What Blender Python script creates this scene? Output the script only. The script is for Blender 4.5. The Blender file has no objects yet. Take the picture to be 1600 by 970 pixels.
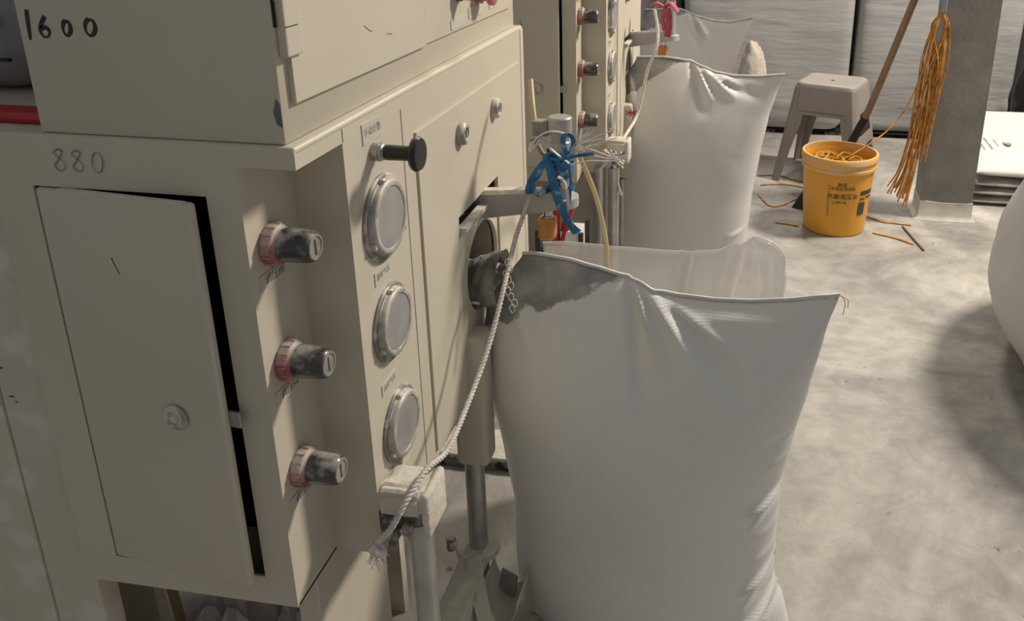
import bpy, bmesh, math, random
import numpy as np
from mathutils import Vector, Matrix, noise
random.seed(7)
SC = bpy.context.scene
COL = SC.collection
PI = math.pi

# ------------------------------------------------------------------ camera
cam_d = bpy.data.cameras.new('camera')
cam = bpy.data.objects.new('camera', cam_d); COL.objects.link(cam)
cam_d.sensor_width = 36.0
cam_d.lens = 1280.84 / 1600 * 36
cam_d.shift_x = -(958.8 - 800) / 1600
cam_d.shift_y = (264.1 - 485) / 1600
cam_d.clip_start = 0.02
R3 = [[0.98771277, 0.15611334, 0.0072184], [0.0552655, -0.3057087, -0.95051981], [-0.1461821, 0.93923949, -0.31058007]]
M = Matrix((( R3[0][0], -R3[1][0], -R3[2][0], 0.0),
            ( R3[0][1], -R3[1][1], -R3[2][1], 0.0),
            ( R3[0][2], -R3[1][2], -R3[2][2], 1.35),
            (0, 0, 0, 1)))
cam.matrix_world = M
SC.camera = cam

# ------------------------------------------------------------------ world, lights, exposure
w = bpy.data.worlds.new('world'); SC.world = w; w.use_nodes = True
bgn = w.node_tree.nodes['Background']
bgn.inputs[0].default_value = (0.96, 0.96, 0.965, 1); bgn.inputs[1].default_value = 0.235

def area(name, loc, target, size, power, color):
    l = bpy.data.lights.new(name, 'AREA'); l.shape = 'DISK'; l.size = size; l.energy = power; l.color = color
    o = bpy.data.objects.new(name, l); COL.objects.link(o)
    o.location = loc
    d = Vector(target) - Vector(loc)
    o.rotation_euler = d.to_track_quat('-Z', 'Y').to_euler()
    return o
area('ceiling_lamp', (2.3, 3.5, 3.5), (0.2, 2.2, 0.3), 0.6, 205, (1.0, 0.90, 0.77))
area('ceiling_lamp', (0.4, 6.2, 4.2), (0.6, 4.4, 0), 0.8, 100, (1.0, 0.92, 0.82))

SC.view_settings.view_transform = 'Standard'
SC.view_settings.look = 'None'
SC.view_settings.gamma = 1.0
SC.view_settings.use_curve_mapping = False
SC.view_settings.exposure = 0.0

# ------------------------------------------------------------------ materials
def mat(name, c1, c2=None, scale=8.0, rough=0.5, metal=0.0, bump=0.0, bscale=60.0, detail=5.0, coat=0.0,
        trans=0.0, alpha=1.0, contrast=(0.35, 0.65), spec=0.5, dust=None, dust_amt=0.0, dust_scale=25.0, ior=1.45, up=0.0, stretch=1.0):
    m = bpy.data.materials.new(name); m.use_nodes = True
    nt = m.node_tree; n = nt.nodes; L = nt.links; b = n['Principled BSDF']
    b.inputs['Roughness'].default_value = rough
    b.inputs['Metallic'].default_value = metal
    b.inputs['Specular IOR Level'].default_value = spec
    b.inputs['Coat Weight'].default_value = coat
    b.inputs['Coat Roughness'].default_value = 0.25
    b.inputs['Transmission Weight'].default_value = trans
    b.inputs['IOR'].default_value = ior
    b.inputs['Alpha'].default_value = alpha
    tc = n.new('ShaderNodeTexCoord')
    src = None
    if c2 is None: c2 = tuple(x * 0.9 for x in c1)
    nz = n.new('ShaderNodeTexNoise'); nz.inputs['Scale'].default_value = scale; nz.inputs['Detail'].default_value = detail
    L.new(tc.outputs['Object'], nz.inputs['Vector'])
    cr = n.new('ShaderNodeValToRGB')
    cr.color_ramp.elements[0].position = contrast[0]; cr.color_ramp.elements[1].position = contrast[1]
    cr.color_ramp.elements[0].color = (*c2, 1); cr.color_ramp.elements[1].color = (*c1, 1)
    L.new(nz.outputs['Fac'], cr.inputs['Fac']); src = cr.outputs['Color']
    if dust:
        n2 = n.new('ShaderNodeTexNoise'); n2.inputs['Scale'].default_value = dust_scale; n2.inputs['Detail'].default_value = 8
        L.new(tc.outputs['Object'], n2.inputs['Vector'])
        mp = n.new('ShaderNodeMapRange'); mp.inputs[1].default_value = 0.62 - dust_amt * 0.35; mp.inputs[2].default_value = 0.72 - dust_amt * 0.35
        if up > 0:   # powder settles on whatever faces up
            ge = n.new('ShaderNodeNewGeometry'); sx_ = n.new('ShaderNodeSeparateXYZ'); L.new(ge.outputs['Normal'], sx_.inputs[0])
            mu = n.new('ShaderNodeMath'); mu.operation = 'MULTIPLY_ADD'; mu.inputs[1].default_value = up
            L.new(sx_.outputs[2], mu.inputs[0]); L.new(n2.outputs['Fac'], mu.inputs[2])
            mp.inputs[1].default_value -= 0.05; mp.inputs[2].default_value += 0.10
            L.new(mu.outputs[0], mp.inputs[0])
        else:
            L.new(n2.outputs['Fac'], mp.inputs[0])
        mx = n.new('ShaderNodeMix'); mx.data_type = 'RGBA'
        L.new(mp.outputs[0], mx.inputs[0]); L.new(src, mx.inputs[6]); mx.inputs[7].default_value = (*dust, 1)
        src = mx.outputs[2]
        if metal > 0.3:
            inv = n.new('ShaderNodeMath'); inv.operation = 'SUBTRACT'; inv.inputs[0].default_value = 1.0
            L.new(mp.outputs[0], inv.inputs[1])
            mm = n.new('ShaderNodeMath'); mm.operation = 'MULTIPLY'; mm.inputs[1].default_value = metal
            L.new(inv.outputs[0], mm.inputs[0]); L.new(mm.outputs[0], b.inputs['Metallic'])
            ra = n.new('ShaderNodeMapRange'); ra.inputs[3].default_value = rough; ra.inputs[4].default_value = 0.8
            L.new(mp.outputs[0], ra.inputs[0]); L.new(ra.outputs[0], b.inputs['Roughness'])
    L.new(src, b.inputs['Base Color'])
    if bump > 0:
        nb = n.new('ShaderNodeTexNoise'); nb.inputs['Scale'].default_value = bscale; nb.inputs['Detail'].default_value = 6
        if stretch != 1.0:
            mpn = n.new('ShaderNodeMapping'); mpn.inputs['Scale'].default_value = (1, 1, stretch)
            L.new(tc.outputs['Object'], mpn.inputs['Vector']); L.new(mpn.outputs[0], nb.inputs['Vector'])
        else: L.new(tc.outputs['Object'], nb.inputs['Vector'])
        bp = n.new('ShaderNodeBump'); bp.inputs['Strength'].default_value = bump; bp.inputs['Distance'].default_value = 0.01
        L.new(nb.outputs['Fac'], bp.inputs['Height']); L.new(bp.outputs['Normal'], b.inputs['Normal'])
    return m

DUST = (0.62, 0.58, 0.52)
m_paint = mat('cream_powder_coat', (0.60, 0.55, 0.445), (0.56, 0.515, 0.42), scale=3.0, rough=0.42, bump=0.04, bscale=220)
m_paint2 = mat('cream_powder_coat_dusty', (0.60, 0.555, 0.46), (0.55, 0.51, 0.42), scale=5, rough=0.6, bump=0.08, bscale=160, dust=(0.66, 0.62, 0.54), dust_amt=0.3, dust_scale=18)
m_dustpaint = mat('powder_caked_paint', (0.68, 0.64, 0.56), (0.58, 0.54, 0.46), scale=30, rough=0.9, bump=0.25, bscale=90)
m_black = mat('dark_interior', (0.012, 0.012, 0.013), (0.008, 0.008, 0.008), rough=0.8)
m_grey_in = mat('grey_interior', (0.10, 0.10, 0.10), (0.07, 0.07, 0.07), rough=0.8)
m_steel = mat('brushed_steel', (0.52, 0.52, 0.51), (0.40, 0.40, 0.40), scale=20, rough=0.36, metal=0.75)
m_dsteel = mat('dusty_steel', (0.50, 0.49, 0.47), (0.36, 0.35, 0.34), scale=14, rough=0.4, metal=0.7, dust=DUST, dust_amt=0.45, dust_scale=40, bump=0.1, bscale=90)
m_chrome = mat('chrome', (0.75, 0.75, 0.74), (0.6, 0.6, 0.6), rough=0.14, metal=1.0)
m_gauge = mat('grey_gauge_rim', (0.42, 0.405, 0.375), (0.34, 0.33, 0.305), scale=25, rough=0.5, metal=0.1, dust=(0.62, 0.59, 0.53), dust_amt=0.3, dust_scale=50, up=0.10)
m_gplate = mat('grey_gauge_plate', (0.27, 0.26, 0.24), (0.22, 0.21, 0.20), scale=25, rough=0.5, dust=(0.58, 0.54, 0.47), dust_amt=0.25, dust_scale=30)
m_glass = mat('dusty_dial_glass', (0.36, 0.355, 0.355), (0.27, 0.265, 0.265), scale=30, rough=0.28, coat=0.4, contrast=(0.3, 0.7))
m_kblack = mat('black_plastic_dusty', (0.060, 0.056, 0.053), (0.03, 0.03, 0.03), scale=40, rough=0.22, dust=(0.40, 0.38, 0.355), dust_amt=0.12, dust_scale=60, coat=0.6, up=0.17)
m_kend = mat('knob_end_dusty', (0.33, 0.31, 0.29), (0.22, 0.21, 0.20), scale=60, rough=0.35, coat=0.4)
m_kring = mat('dusty_pink_lock_ring', (0.40, 0.12, 0.14), (0.34, 0.08, 0.10), scale=28, rough=0.6, dust=(0.54, 0.48, 0.42), dust_amt=0.62, dust_scale=26, up=0.20)
m_rubber = mat('black_plastic', (0.022, 0.021, 0.022), (0.015, 0.015, 0.015), rough=0.35)
m_label = mat('label_sticker', (0.58, 0.55, 0.48), (0.54, 0.51, 0.44), rough=0.5)
m_ink = mat('grey_print', (0.16, 0.15, 0.13), (0.20, 0.19, 0.165), rough=0.7)
m_marker = mat('black_marker_ink', (0.012, 0.012, 0.014), (0.03, 0.03, 0.03), scale=40, rough=0.5)
m_pencil = mat('faint_marker_ink', (0.16, 0.125, 0.11), (0.22, 0.19, 0.165), scale=60, rough=0.6)
m_red = mat('red_plastic', (0.50, 0.03, 0.04), (0.40, 0.02, 0.03), rough=0.4)
m_pink = mat('pink_button', (0.62, 0.23, 0.25), (0.5, 0.15, 0.17), rough=0.5)
m_blue = mat('blue_ribbon', (0.03, 0.20, 0.42), (0.02, 0.12, 0.28), scale=30, rough=0.45, dust=(0.35, 0.45, 0.50), dust_amt=0.15, dust_scale=60)
m_redrib = mat('red_ribbon', (0.50, 0.10, 0.13), (0.38, 0.06, 0.08), scale=30, rough=0.6)
m_cotton = mat('white_cord', (0.74, 0.71, 0.65), (0.60, 0.57, 0.52), scale=120, rough=0.9, bump=0.3, bscale=300)
m_film = mat('thin_white_film', (0.70, 0.69, 0.66), (0.6, 0.59, 0.57), scale=30, rough=0.35, coat=0.3)
m_hose = mat('yellowed_hose', (0.52, 0.42, 0.24), (0.42, 0.34, 0.2), rough=0.4)
m_bucket = mat('yellow_bucket_plastic', (0.78, 0.37, 0.025), (0.66, 0.31, 0.03), scale=5, rough=0.35, coat=0.2)
m_brim = mat('bucket_rim_dusty', (0.74, 0.40, 0.08), (0.62, 0.44, 0.24), scale=25, rough=0.45)
m_orange = mat('orange_twine', (0.66, 0.33, 0.07), (0.40, 0.18, 0.04), scale=40, rough=0.6)
m_yfill = mat('yellow_twine', (0.62, 0.33, 0.03), (0.34, 0.17, 0.02), scale=40, rough=0.6)
m_stool = mat('taupe_plastic', (0.31, 0.275, 0.25), (0.28, 0.25, 0.225), rough=0.45)
m_galv = mat('galvanised_steel', (0.27, 0.265, 0.245), (0.21, 0.205, 0.19), scale=9, detail=9, rough=0.55, metal=0.2, bump=0.15, bscale=50)
m_wood = mat('bamboo_stick', (0.36, 0.25, 0.15), (0.27, 0.18, 0.11), scale=10, rough=0.6)
m_wood2 = mat('pale_wood', (0.42, 0.31, 0.18), (0.34, 0.25, 0.15), scale=10, rough=0.7)
m_fibc = mat('woven_bulk_bag', (0.44, 0.44, 0.44), (0.37, 0.37, 0.375), scale=3, rough=0.6, bump=0.9, bscale=3.2, stretch=6.0)
m_fibc2 = mat('white_bulk_bag', (0.62, 0.61, 0.59), (0.54, 0.53, 0.52), scale=3, rough=0.6, bump=0.2, bscale=14)
m_purple = mat('faded_mauve_bag', (0.30, 0.27, 0.30), (0.25, 0.23, 0.25), scale=3, rough=0.6)
m_sackw = mat('white_paper_sack', (0.68, 0.66, 0.62), (0.60, 0.585, 0.55), scale=6, rough=0.6, bump=0.2, bscale=20)
m_sacklow = mat('grey_folded_sacks', (0.50, 0.48, 0.44), (0.34, 0.33, 0.31), scale=12, rough=0.7, bump=0.5, bscale=30)
m_greyd = mat('dark_grime', (0.025, 0.025, 0.025), (0.16, 0.155, 0.14), scale=45, rough=0.9, contrast=(0.5, 0.6))
m_white = mat('white_carton', (0.78, 0.76, 0.72), (0.74, 0.72, 0.68), rough=0.6)
m_wall = mat('painted_hall_wall', (0.42, 0.42, 0.41), (0.36, 0.36, 0.35), scale=2, rough=0.8)

# amber cup
m_amber = mat('amber_plastic', (0.75, 0.33, 0.05), (0.55, 0.22, 0.03), scale=20, rough=0.15, trans=0.35, coat=0.5)

def film_mat(name, alpha, c1, c2):
    return mat(name, c1, c2, scale=4, rough=0.28, alpha=alpha, coat=0.4, bump=0.1, bscale=9)
m_clear = film_mat('cloudy_clear_film', 0.5, (0.78, 0.77, 0.75), (0.68, 0.67, 0.65))
m_crump = film_mat('crumpled_clear_film', 0.7, (0.66, 0.62, 0.58), (0.42, 0.37, 0.36))

def bag_mat(name, za, zb, xa, xb, x0, y0, z0, body=(0.80, 0.79, 0.76), film=(0.25, 0.257, 0.255)):
    """woven PP sack: powder shows white through the film, empty film above the powder line reads darker.
       powder line runs from (xa,za) to (xb,zb) in the sack's own coordinates"""
    m = bpy.data.materials.new(name); m.use_nodes = True
    nt = m.node_tree; n = nt.nodes; L = nt.links; b = n['Principled BSDF']
    tc = n.new('ShaderNodeTexCoord')
    def math_(op, a, bb=None, c=None):
        k = n.new('ShaderNodeMath'); k.operation = op
        for i, v in enumerate((a, bb, c)):
            if v is None: continue
            if isinstance(v, (int, float)): k.inputs[i].default_value = v
            else: L.new(v, k.inputs[i])
        return k.outputs[0]
    sp = n.new('ShaderNodeSeparateXYZ'); L.new(tc.outputs['Object'], sp.inputs[0])
    nz = n.new('ShaderNodeTexNoise'); nz.inputs['Scale'].default_value = 14; nz.inputs['Detail'].default_value = 9; nz.inputs['Roughness'].default_value = 0.6
    L.new(tc.outputs['Object'], nz.inputs['Vector'])
    k = (zb - za) / (xb - xa)
    line = math_('MULTIPLY_ADD', sp.outputs[0], k, za - k * xa)
    d = math_('SUBTRACT', sp.outputs[2], line)
    d = math_('ADD', d, math_('MULTIPLY_ADD', nz.outputs['Fac'], 0.09, -0.045))
    f = n.new('ShaderNodeMapRange'); f.inputs[1].default_value = 0.0; f.inputs[2].default_value = 0.005
    L.new(d, f.inputs[0])
    g = n.new('ShaderNodeMapRange'); g.inputs[1].default_value = xb; g.inputs[2].default_value = xb + 0.02; g.inputs[3].default_value = 1; g.inputs[4].default_value = 0
    L.new(sp.outputs[0], g.inputs[0])
    fac = math_('MULTIPLY', f.outputs[0], g.outputs[0])
    n2 = n.new('ShaderNodeTexNoise'); n2.inputs['Scale'].default_value = 22; n2.inputs['Detail'].default_value = 7
    L.new(tc.outputs['Object'], n2.inputs['Vector'])
    cr = n.new('ShaderNodeValToRGB'); cr.color_ramp.elements[0].position = 0.42; cr.color_ramp.elements[1].position = 0.66
    cr.color_ramp.elements[0].color = (*film, 1); cr.color_ramp.elements[1].color = (body[0] * 0.55, body[1] * 0.545, body[2] * 0.53, 1)
    L.new(n2.outputs['Fac'], cr.inputs[0])
    n3 = n.new('ShaderNodeTexNoise'); n3.inputs['Scale'].default_value = 3
    L.new(tc.outputs['Object'], n3.inputs['Vector'])
    c3 = n.new('ShaderNodeValToRGB'); c3.color_ramp.elements[0].position = 0.35; c3.color_ramp.elements[1].position = 0.65
    c3.color_ramp.elements[0].color = (body[0] * 0.94, body[1] * 0.94, body[2] * 0.95, 1); c3.color_ramp.elements[1].color = (*body, 1)
    L.new(n3.outputs['Fac'], c3.inputs[0])
    mx = n.new('ShaderNodeMix'); mx.data_type = 'RGBA'
    L.new(fac, mx.inputs[0]); L.new(c3.outputs[0], mx.inputs[6]); L.new(cr.outputs[0], mx.inputs[7])
    L.new(mx.outputs[2], b.inputs['Base Color'])
    b.inputs['Roughness'].default_value = 0.34
    b.inputs['Coat Weight'].default_value = 0.25; b.inputs['Coat Roughness'].default_value = 0.2
    # weave
    w1 = n.new('ShaderNodeTexWave'); w1.bands_direction = 'X'; w1.inputs['Scale'].default_value = 90
    w2 = n.new('ShaderNodeTexWave'); w2.bands_direction = 'Z'; w2.inputs['Scale'].default_value = 90
    L.new(tc.outputs['Object'], w1.inputs[0]); L.new(tc.outputs['Object'], w2.inputs[0])
    wv = math_('MULTIPLY', w1.outputs['Fac'], w2.outputs['Fac'])
    bp = n.new('ShaderNodeBump'); bp.inputs['Strength'].default_value = 0.35; bp.inputs['Distance'].default_value = 0.001
    L.new(wv, bp.inputs['Height'])
    nb = n.new('ShaderNodeTexNoise'); nb.inputs['Scale'].default_value = 12; nb.inputs['Detail'].default_value = 3
    L.new(tc.outputs['Object'], nb.inputs['Vector'])
    bp2 = n.new('ShaderNodeBump'); bp2.inputs['Strength'].default_value = 0.25; bp2.inputs['Distance'].default_value = 0.01
    L.new(nb.outputs['Fac'], bp2.inputs['Height']); L.new(bp.outputs['Normal'], bp2.inputs['Normal'])
    L.new(bp2.outputs['Normal'], b.inputs['Normal'])
    return m

def floor_mat():
    m = bpy.data.materials.new('powder_covered_concrete'); m.use_nodes = True
    nt = m.node_tree; n = nt.nodes; L = nt.links; b = n['Principled BSDF']
    b.inputs['Roughness'].default_value = 0.7; b.inputs['Specular IOR Level'].default_value = 0.3
    tc = n.new('ShaderNodeTexCoord')
    def nz(s, d, r=0.55, dist=0.0):
        k = n.new('ShaderNodeTexNoise'); k.inputs['Scale'].default_value = s; k.inputs['Detail'].default_value = d
        k.inputs['Roughness'].default_value = r; k.inputs['Distortion'].default_value = dist
        L.new(tc.outputs['Object'], k.inputs['Vector']); return k.outputs['Fac']
    def ramp(f, p0, p1, c0, c1):
        k = n.new('ShaderNodeValToRGB'); k.color_ramp.elements[0].position = p0; k.color_ramp.elements[1].position = p1
        k.color_ramp.elements[0].color = (*c0, 1); k.color_ramp.elements[1].color = (*c1, 1); L.new(f, k.inputs[0]); return k.outputs[0]
    def mix(f, a, c, mode='MIX'):
        k = n.new('ShaderNodeMix'); k.data_type = 'RGBA'; k.blend_type = mode
        if isinstance(f, float): k.inputs[0].default_value = f
        else: L.new(f, k.inputs[0])
        for i, v in ((6, a), (7, c)):
            if isinstance(v, tuple): k.inputs[i].default_value = (*v, 1)
            else: L.new(v, k.inputs[i])
        return k.outputs[2]
    base = ramp(nz(1.1, 10, 0.66, 0.9), 0.38, 0.62, (0.28, 0.27, 0.25), (0.54, 0.515, 0.465))
    fine = ramp(nz(9, 10, 0.65, 0.5), 0.38, 0.62, (0.76, 0.76, 0.76), (1, 1, 1))
    c = mix(1.0, base, fine, 'MULTIPLY')
    patch = ramp(nz(3.5, 6, 0.7, 1.0), 0.60, 0.72, (0, 0, 0), (1, 1, 1))
    c = mix(patch, c, (0.24, 0.235, 0.22))
    sp = ramp(nz(32, 4, 0.6, 0.3), 0.66, 0.70, (0, 0, 0), (1, 1, 1))
    gate = ramp(nz(2.5, 2), 0.5, 0.58, (0, 0, 0), (1, 1, 1))
    sp = mix(1.0, sp, gate, 'MULTIPLY')
    c = mix(sp, c, (0.14, 0.13, 0.12))
    L.new(c, b.inputs['Base Color'])
    bp = n.new('ShaderNodeBump'); bp.inputs['Strength'].default_value = 0.35; bp.inputs['Distance'].default_value = 0.01
    L.new(nz(14, 9, 0.65, 0.6), bp.inputs['Height']); L.new(bp.outputs['Normal'], b.inputs['Normal'])
    return m
m_floor = floor_mat()

# ------------------------------------------------------------------ helpers
ORG = {}
def thing(name, label, cat, loc=(0, 0, 0), group=None):
    o = bpy.data.objects.new(name, None); COL.objects.link(o); o.empty_display_size = 0.1
    o.location = loc; o['label'] = label; o['category'] = cat
    if group: o['group'] = group
    ORG[o.name] = Vector(loc)
    return o
def root_org(p):
    while p is not None:
        if p.name in ORG: return ORG[p.name]
        p = p.parent
    return Vector((0, 0, 0))
def fin(bm):
    bmesh.ops.remove_doubles(bm, verts=bm.verts, dist=1e-6)
    bmesh.ops.recalc_face_normals(bm, faces=bm.faces)
def obj(name, bm, m, parent=None, smooth=None, org=None, recalc=True):
    """bm is in world coordinates; links it as one mesh object below parent"""
    if recalc: bmesh.ops.recalc_face_normals(bm, faces=bm.faces)
    off = root_org(parent) if parent is not None else Vector(org or (0, 0, 0))
    if off.length > 0: bmesh.ops.translate(bm, verts=bm.verts, vec=-off)
    me = bpy.data.meshes.new(name); bm.to_mesh(me); bm.free()
    if isinstance(m, (list, tuple)):
        for k in m: me.materials.append(k)
    else: me.materials.append(m)
    if smooth is not None:
        for p in me.polygons: p.use_smooth = True
        if smooth < 180:
            me.set_sharp_from_angle(angle=math.radians(smooth))
    o = bpy.data.objects.new(name, me); COL.objects.link(o)
    if parent is not None: o.parent = parent
    elif org: o.location = org
    return o
def tag(o, label, cat, group=None):
    o['label'] = label; o['category'] = cat
    if group: o['group'] = group
    return o
def struct(name, bm, m, **k):
    o = obj(name, bm, m, **k); o['kind'] = 'structure'; return o
def B(): return bmesh.new()
def box(bm, x0, x1, y0, y1, z0, z1, bev=0.0, seg=2):
    g = bmesh.ops.create_cube(bm, size=1.0)
    vs = g['verts']
    for v in vs:
        v.co = Vector(((x0 + x1) / 2 + v.co.x * (x1 - x0), (y0 + y1) / 2 + v.co.y * (y1 - y0), (z0 + z1) / 2 + v.co.z * (z1 - z0)))
    if bev > 0:
        es = {e for v in vs for e in v.link_edges}
        bmesh.ops.bevel(bm, geom=list(es), offset=bev, segments=seg, profile=0.5, affect='EDGES', clamp_overlap=True)
def basis(axis):
    a = Vector(axis).normalized()
    t = Vector((0, 0, 1)) if abs(a.z) < 0.9 else Vector((0, 1, 0))
    u = t.cross(a).normalized(); v = a.cross(u).normalized()
    return a, u, v
def lathe(bm, origin, axis, prof, n=32, cap0=True, cap1=True, scale_uv=(1, 1), wob=0.0):
    """prof: list of (distance along axis, radius)"""
    o = Vector(origin); a, u, v = basis(axis)
    rings = []
    for (d, r) in prof:
        ring = []
        for i in range(n):
            t = 2 * PI * i / n
            ring.append(bm.verts.new(o + a * d + (u * math.cos(t) * scale_uv[0] + v * math.sin(t) * scale_uv[1]) * r))
        rings.append(ring)
    for A, C in zip(rings, rings[1:]):
        for i in range(n):
            j = (i + 1) % n
            bm.faces.new((A[i], A[j], C[j], C[i]))
    if cap0: bm.faces.new(list(reversed(rings[0])))
    if cap1: bm.faces.new(rings[-1])
def cr_path(pts, k=8):
    P = [Vector(p) for p in pts]
    if len(P) < 3: return [P[0].lerp(P[-1], i / k) for i in range(k + 1)]
    out = []
    Q = [P[0] * 2 - P[1]] + P + [P[-1] * 2 - P[-2]]
    for i in range(1, len(Q) - 2):
        for j in range(k):
            t = j / k
            out.append(0.5 * ((2 * Q[i]) + (-Q[i - 1] + Q[i + 1]) * t + (2 * Q[i - 1] - 5 * Q[i] + 4 * Q[i + 1] - Q[i + 2]) * t * t + (-Q[i - 1] + 3 * Q[i] - 3 * Q[i + 1] + Q[i + 2]) * t ** 3))
    out.append(P[-1]); return out
def tube(bm, pts, r, n=8, k=8, smooth=True, flat=1.0, r1=None, cap=True):
    P = cr_path(pts, k) if smooth else [Vector(p) for p in pts]
    T = []
    for i in range(len(P)):
        d = P[min(i + 1, len(P) - 1)] - P[max(i - 1, 0)]
        T.append(d.normalized() if d.length > 1e-9 else Vector((0, 0, 1)))
    a, u, v = basis(T[0])
    rings = []
    for i, p in enumerate(P):
        u = (u - T[i] * u.dot(T[i])).normalized(); v = T[i].cross(u)
        rr = r if r1 is None else r + (r1 - r) * i / (len(P) - 1)
        rings.append([bm.verts.new(p + (u * math.cos(2 * PI * j / n) + v * math.sin(2 * PI * j / n) * flat) * rr) for j in range(n)])
    for A, C in zip(rings, rings[1:]):
        for i in range(n):
            j = (i + 1) % n
            bm.faces.new((A[i], A[j], C[j], C[i]))
    if cap:
        bm.faces.new(list(reversed(rings[0]))); bm.faces.new(rings[-1])
def ribbon(bm, pts, wdt, up, thick=0.0006, k=6):
    """flat strip following pts, wide along direction 'up' """
    P = cr_path(pts, k); U = Vector(up).normalized()
    prev = None
    for i, p in enumerate(P):
        t = (P[min(i + 1, len(P) - 1)] - P[max(i - 1, 0)]).normalized()
        nrm = t.cross(U).normalized() if t.cross(U).length > 1e-5 else Vector((1, 0, 0))
        c = nrm.cross(t).normalized()
        q = [p + c * wdt / 2 + nrm * thick / 2, p - c * wdt / 2 + nrm * thick / 2, p - c * wdt / 2 - nrm * thick / 2, p + c * wdt / 2 - nrm * thick / 2]
        q = [bm.verts.new(x) for x in q]
        if prev:
            for j in range(4):
                bm.faces.new((prev[j], prev[(j + 1) % 4], q[(j + 1) % 4], q[j]))
        else: bm.faces.new(q)
        prev = q
    bm.faces.new(prev)
def prism_x(bm, poly, x0, x1):
    """poly: (y,z) points, extruded from x0 to x1"""
    a = [bm.verts.new((x0, y, z)) for y, z in poly]; b = [bm.verts.new((x1, y, z)) for y, z in poly]
    bm.faces.new(a); bm.faces.new(list(reversed(b)))
    for i in range(len(poly)):
        j = (i + 1) % len(poly); bm.faces.new((a[i], b[i], b[j], a[j]))
def prism_z(bm, poly, z0, z1):
    a = [bm.verts.new((x, y, z0)) for x, y in poly]; b = [bm.verts.new((x, y, z1)) for x, y in poly]
    bm.faces.new(list(reversed(a))); bm.faces.new(b)
    for i in range(len(poly)):
        j = (i + 1) % len(poly); bm.faces.new((a[i], a[j], b[j], b[i]))
def stroke_marks(name, strokes, width, to3d, nrm, m, parent, thick=0.0004):
    bm = B()
    for st in strokes:
        P = cr_path([(a, b, 0) for a, b in st], 6)
        for i in range(len(P)):
            t = (P[min(i + 1, len(P) - 1)] - P[max(i - 1, 0)])
            t = t.normalized() if t.length > 0 else Vector((1, 0, 0))
            s = Vector((-t.y, t.x, 0)) * width / 2 * (0.85 + 0.3 * math.sin(i * 0.17 + 1))
            q = [to3d(*(P[i] + s).xy), to3d(*(P[i] - s).xy)]
            if i:
                vs = [bm.verts.new(Vector(x) + Vector(nrm) * thick) for x in (pq[0], pq[1], q[1], q[0])]
                bm.faces.new(vs)
            pq = q
    return obj(name, bm, m, parent)
def text_bm(body, size, to3d):
    cu = bpy.data.curves.new('t', 'FONT'); cu.body = body; cu.size = size; cu.align_x = 'CENTER'; cu.align_y = 'CENTER'; cu.resolution_u = 2
    o = bpy.data.objects.new('t', cu); COL.objects.link(o)
    bpy.context.view_layer.update()
    me = bpy.data.meshes.new_from_object(o.evaluated_get(bpy.context.evaluated_depsgraph_get()))
    bpy.data.objects.remove(o); bpy.data.curves.remove(cu)
    bm = B(); bm.from_mesh(me); bpy.data.meshes.remove(me)
    for v in bm.verts: v.co = Vector(to3d(v.co.x, v.co.y))
    return bm
def dup(root, delta, label, group=None):
    def cp(o, par):
        c = o.copy(); COL.objects.link(c); c.parent = par
        for ch in o.children: cp(ch, c)
        return c
    r = cp(root, None); r.location = Vector(root.location) + Vector(delta); r['label'] = label
    if group: r['group'] = group
    return r

# ------------------------------------------------------------------ setting
bm = B(); box(bm, -4, 6, -1.5, 7.2, -0.1, 0); struct('floor', bm, m_floor)
bm = B(); box(bm, -4, 6, 7.0, 7.2, 0, 4.5); struct('wall_back', bm, m_wall)

# ------------------------------------------------------------------ machine: lower cabinet
YS, XK, YK, XF, YB = 0.7094, -0.492, 0.807, -0.4272, 1.5638
ZB, ZT = 0.5355, 1.1183
G_M = 'packing machines in a row'
mach = thing('packing_machine', 'nearest cream packing machine cabinet, with ajar door, three regulator knobs and three round gauges', 'machine', (-0.6, 1.1, 0), G_M)
T = 0.003
bm = B()
# side sheet with door opening
ox0, ox1, oz0, oz1 = -0.7288, -0.5295, 0.5765, 1.0615
box(bm, -0.777, ox0, YS, YS + T, ZB, ZT - 0.004)
box(bm, ox1, XK, YS, YS + T, ZB, ZT - 0.004)
box(bm, ox0, ox1, YS, YS + T, oz1, ZT - 0.004)
box(bm, ox0, ox1, YS, YS + T, ZB, oz0)
box(bm, XK - T, XK, YS + T, YK, ZB, ZT - 0.023)            # regulator face
box(bm, XK, XF, YK, YK + T, ZB, ZT - 0.023)                # step
# gauge face pieces round the cut-out (y 1.147-1.358)
box(bm, XF - T, XF, YK + T, 1.147, ZB, ZT - 0.004)
box(bm, XF - T, XF, 1.147, 1.358, 0.876, ZT - 0.004)
box(bm, XF - T, XF, 1.358, YB, ZB, ZT - 0.004)
box(bm, XK, XF, YS, YK, ZT - 0.023, ZT - 0.004)
box(bm, -0.777, XF, YB - T, YB, ZB, ZT - 0.023)            # far side
box(bm, -0.777, XK, YS + T, YB - T, ZB, ZB + T)            # floor of the cabinet
box(bm, -0.777, -0.774, YS + T, YB - T, ZB, ZT - 0.023)
body = obj('cabinet_body', bm, m_paint, mach)
bm = B(); box(bm, -1.45, XF + 0.0004, YS - 0.0001, YB + 0.002, ZT - 0.010, ZT, 0.0045, 3)
obj('shelf_top', bm, m_paint, mach, smooth=40)
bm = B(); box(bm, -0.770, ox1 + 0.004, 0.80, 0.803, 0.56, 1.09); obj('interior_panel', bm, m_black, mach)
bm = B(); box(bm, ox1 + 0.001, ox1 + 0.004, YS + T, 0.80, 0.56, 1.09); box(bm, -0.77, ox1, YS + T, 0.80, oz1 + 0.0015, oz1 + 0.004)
obj('interior_wall', bm, m_black, mach)
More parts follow.
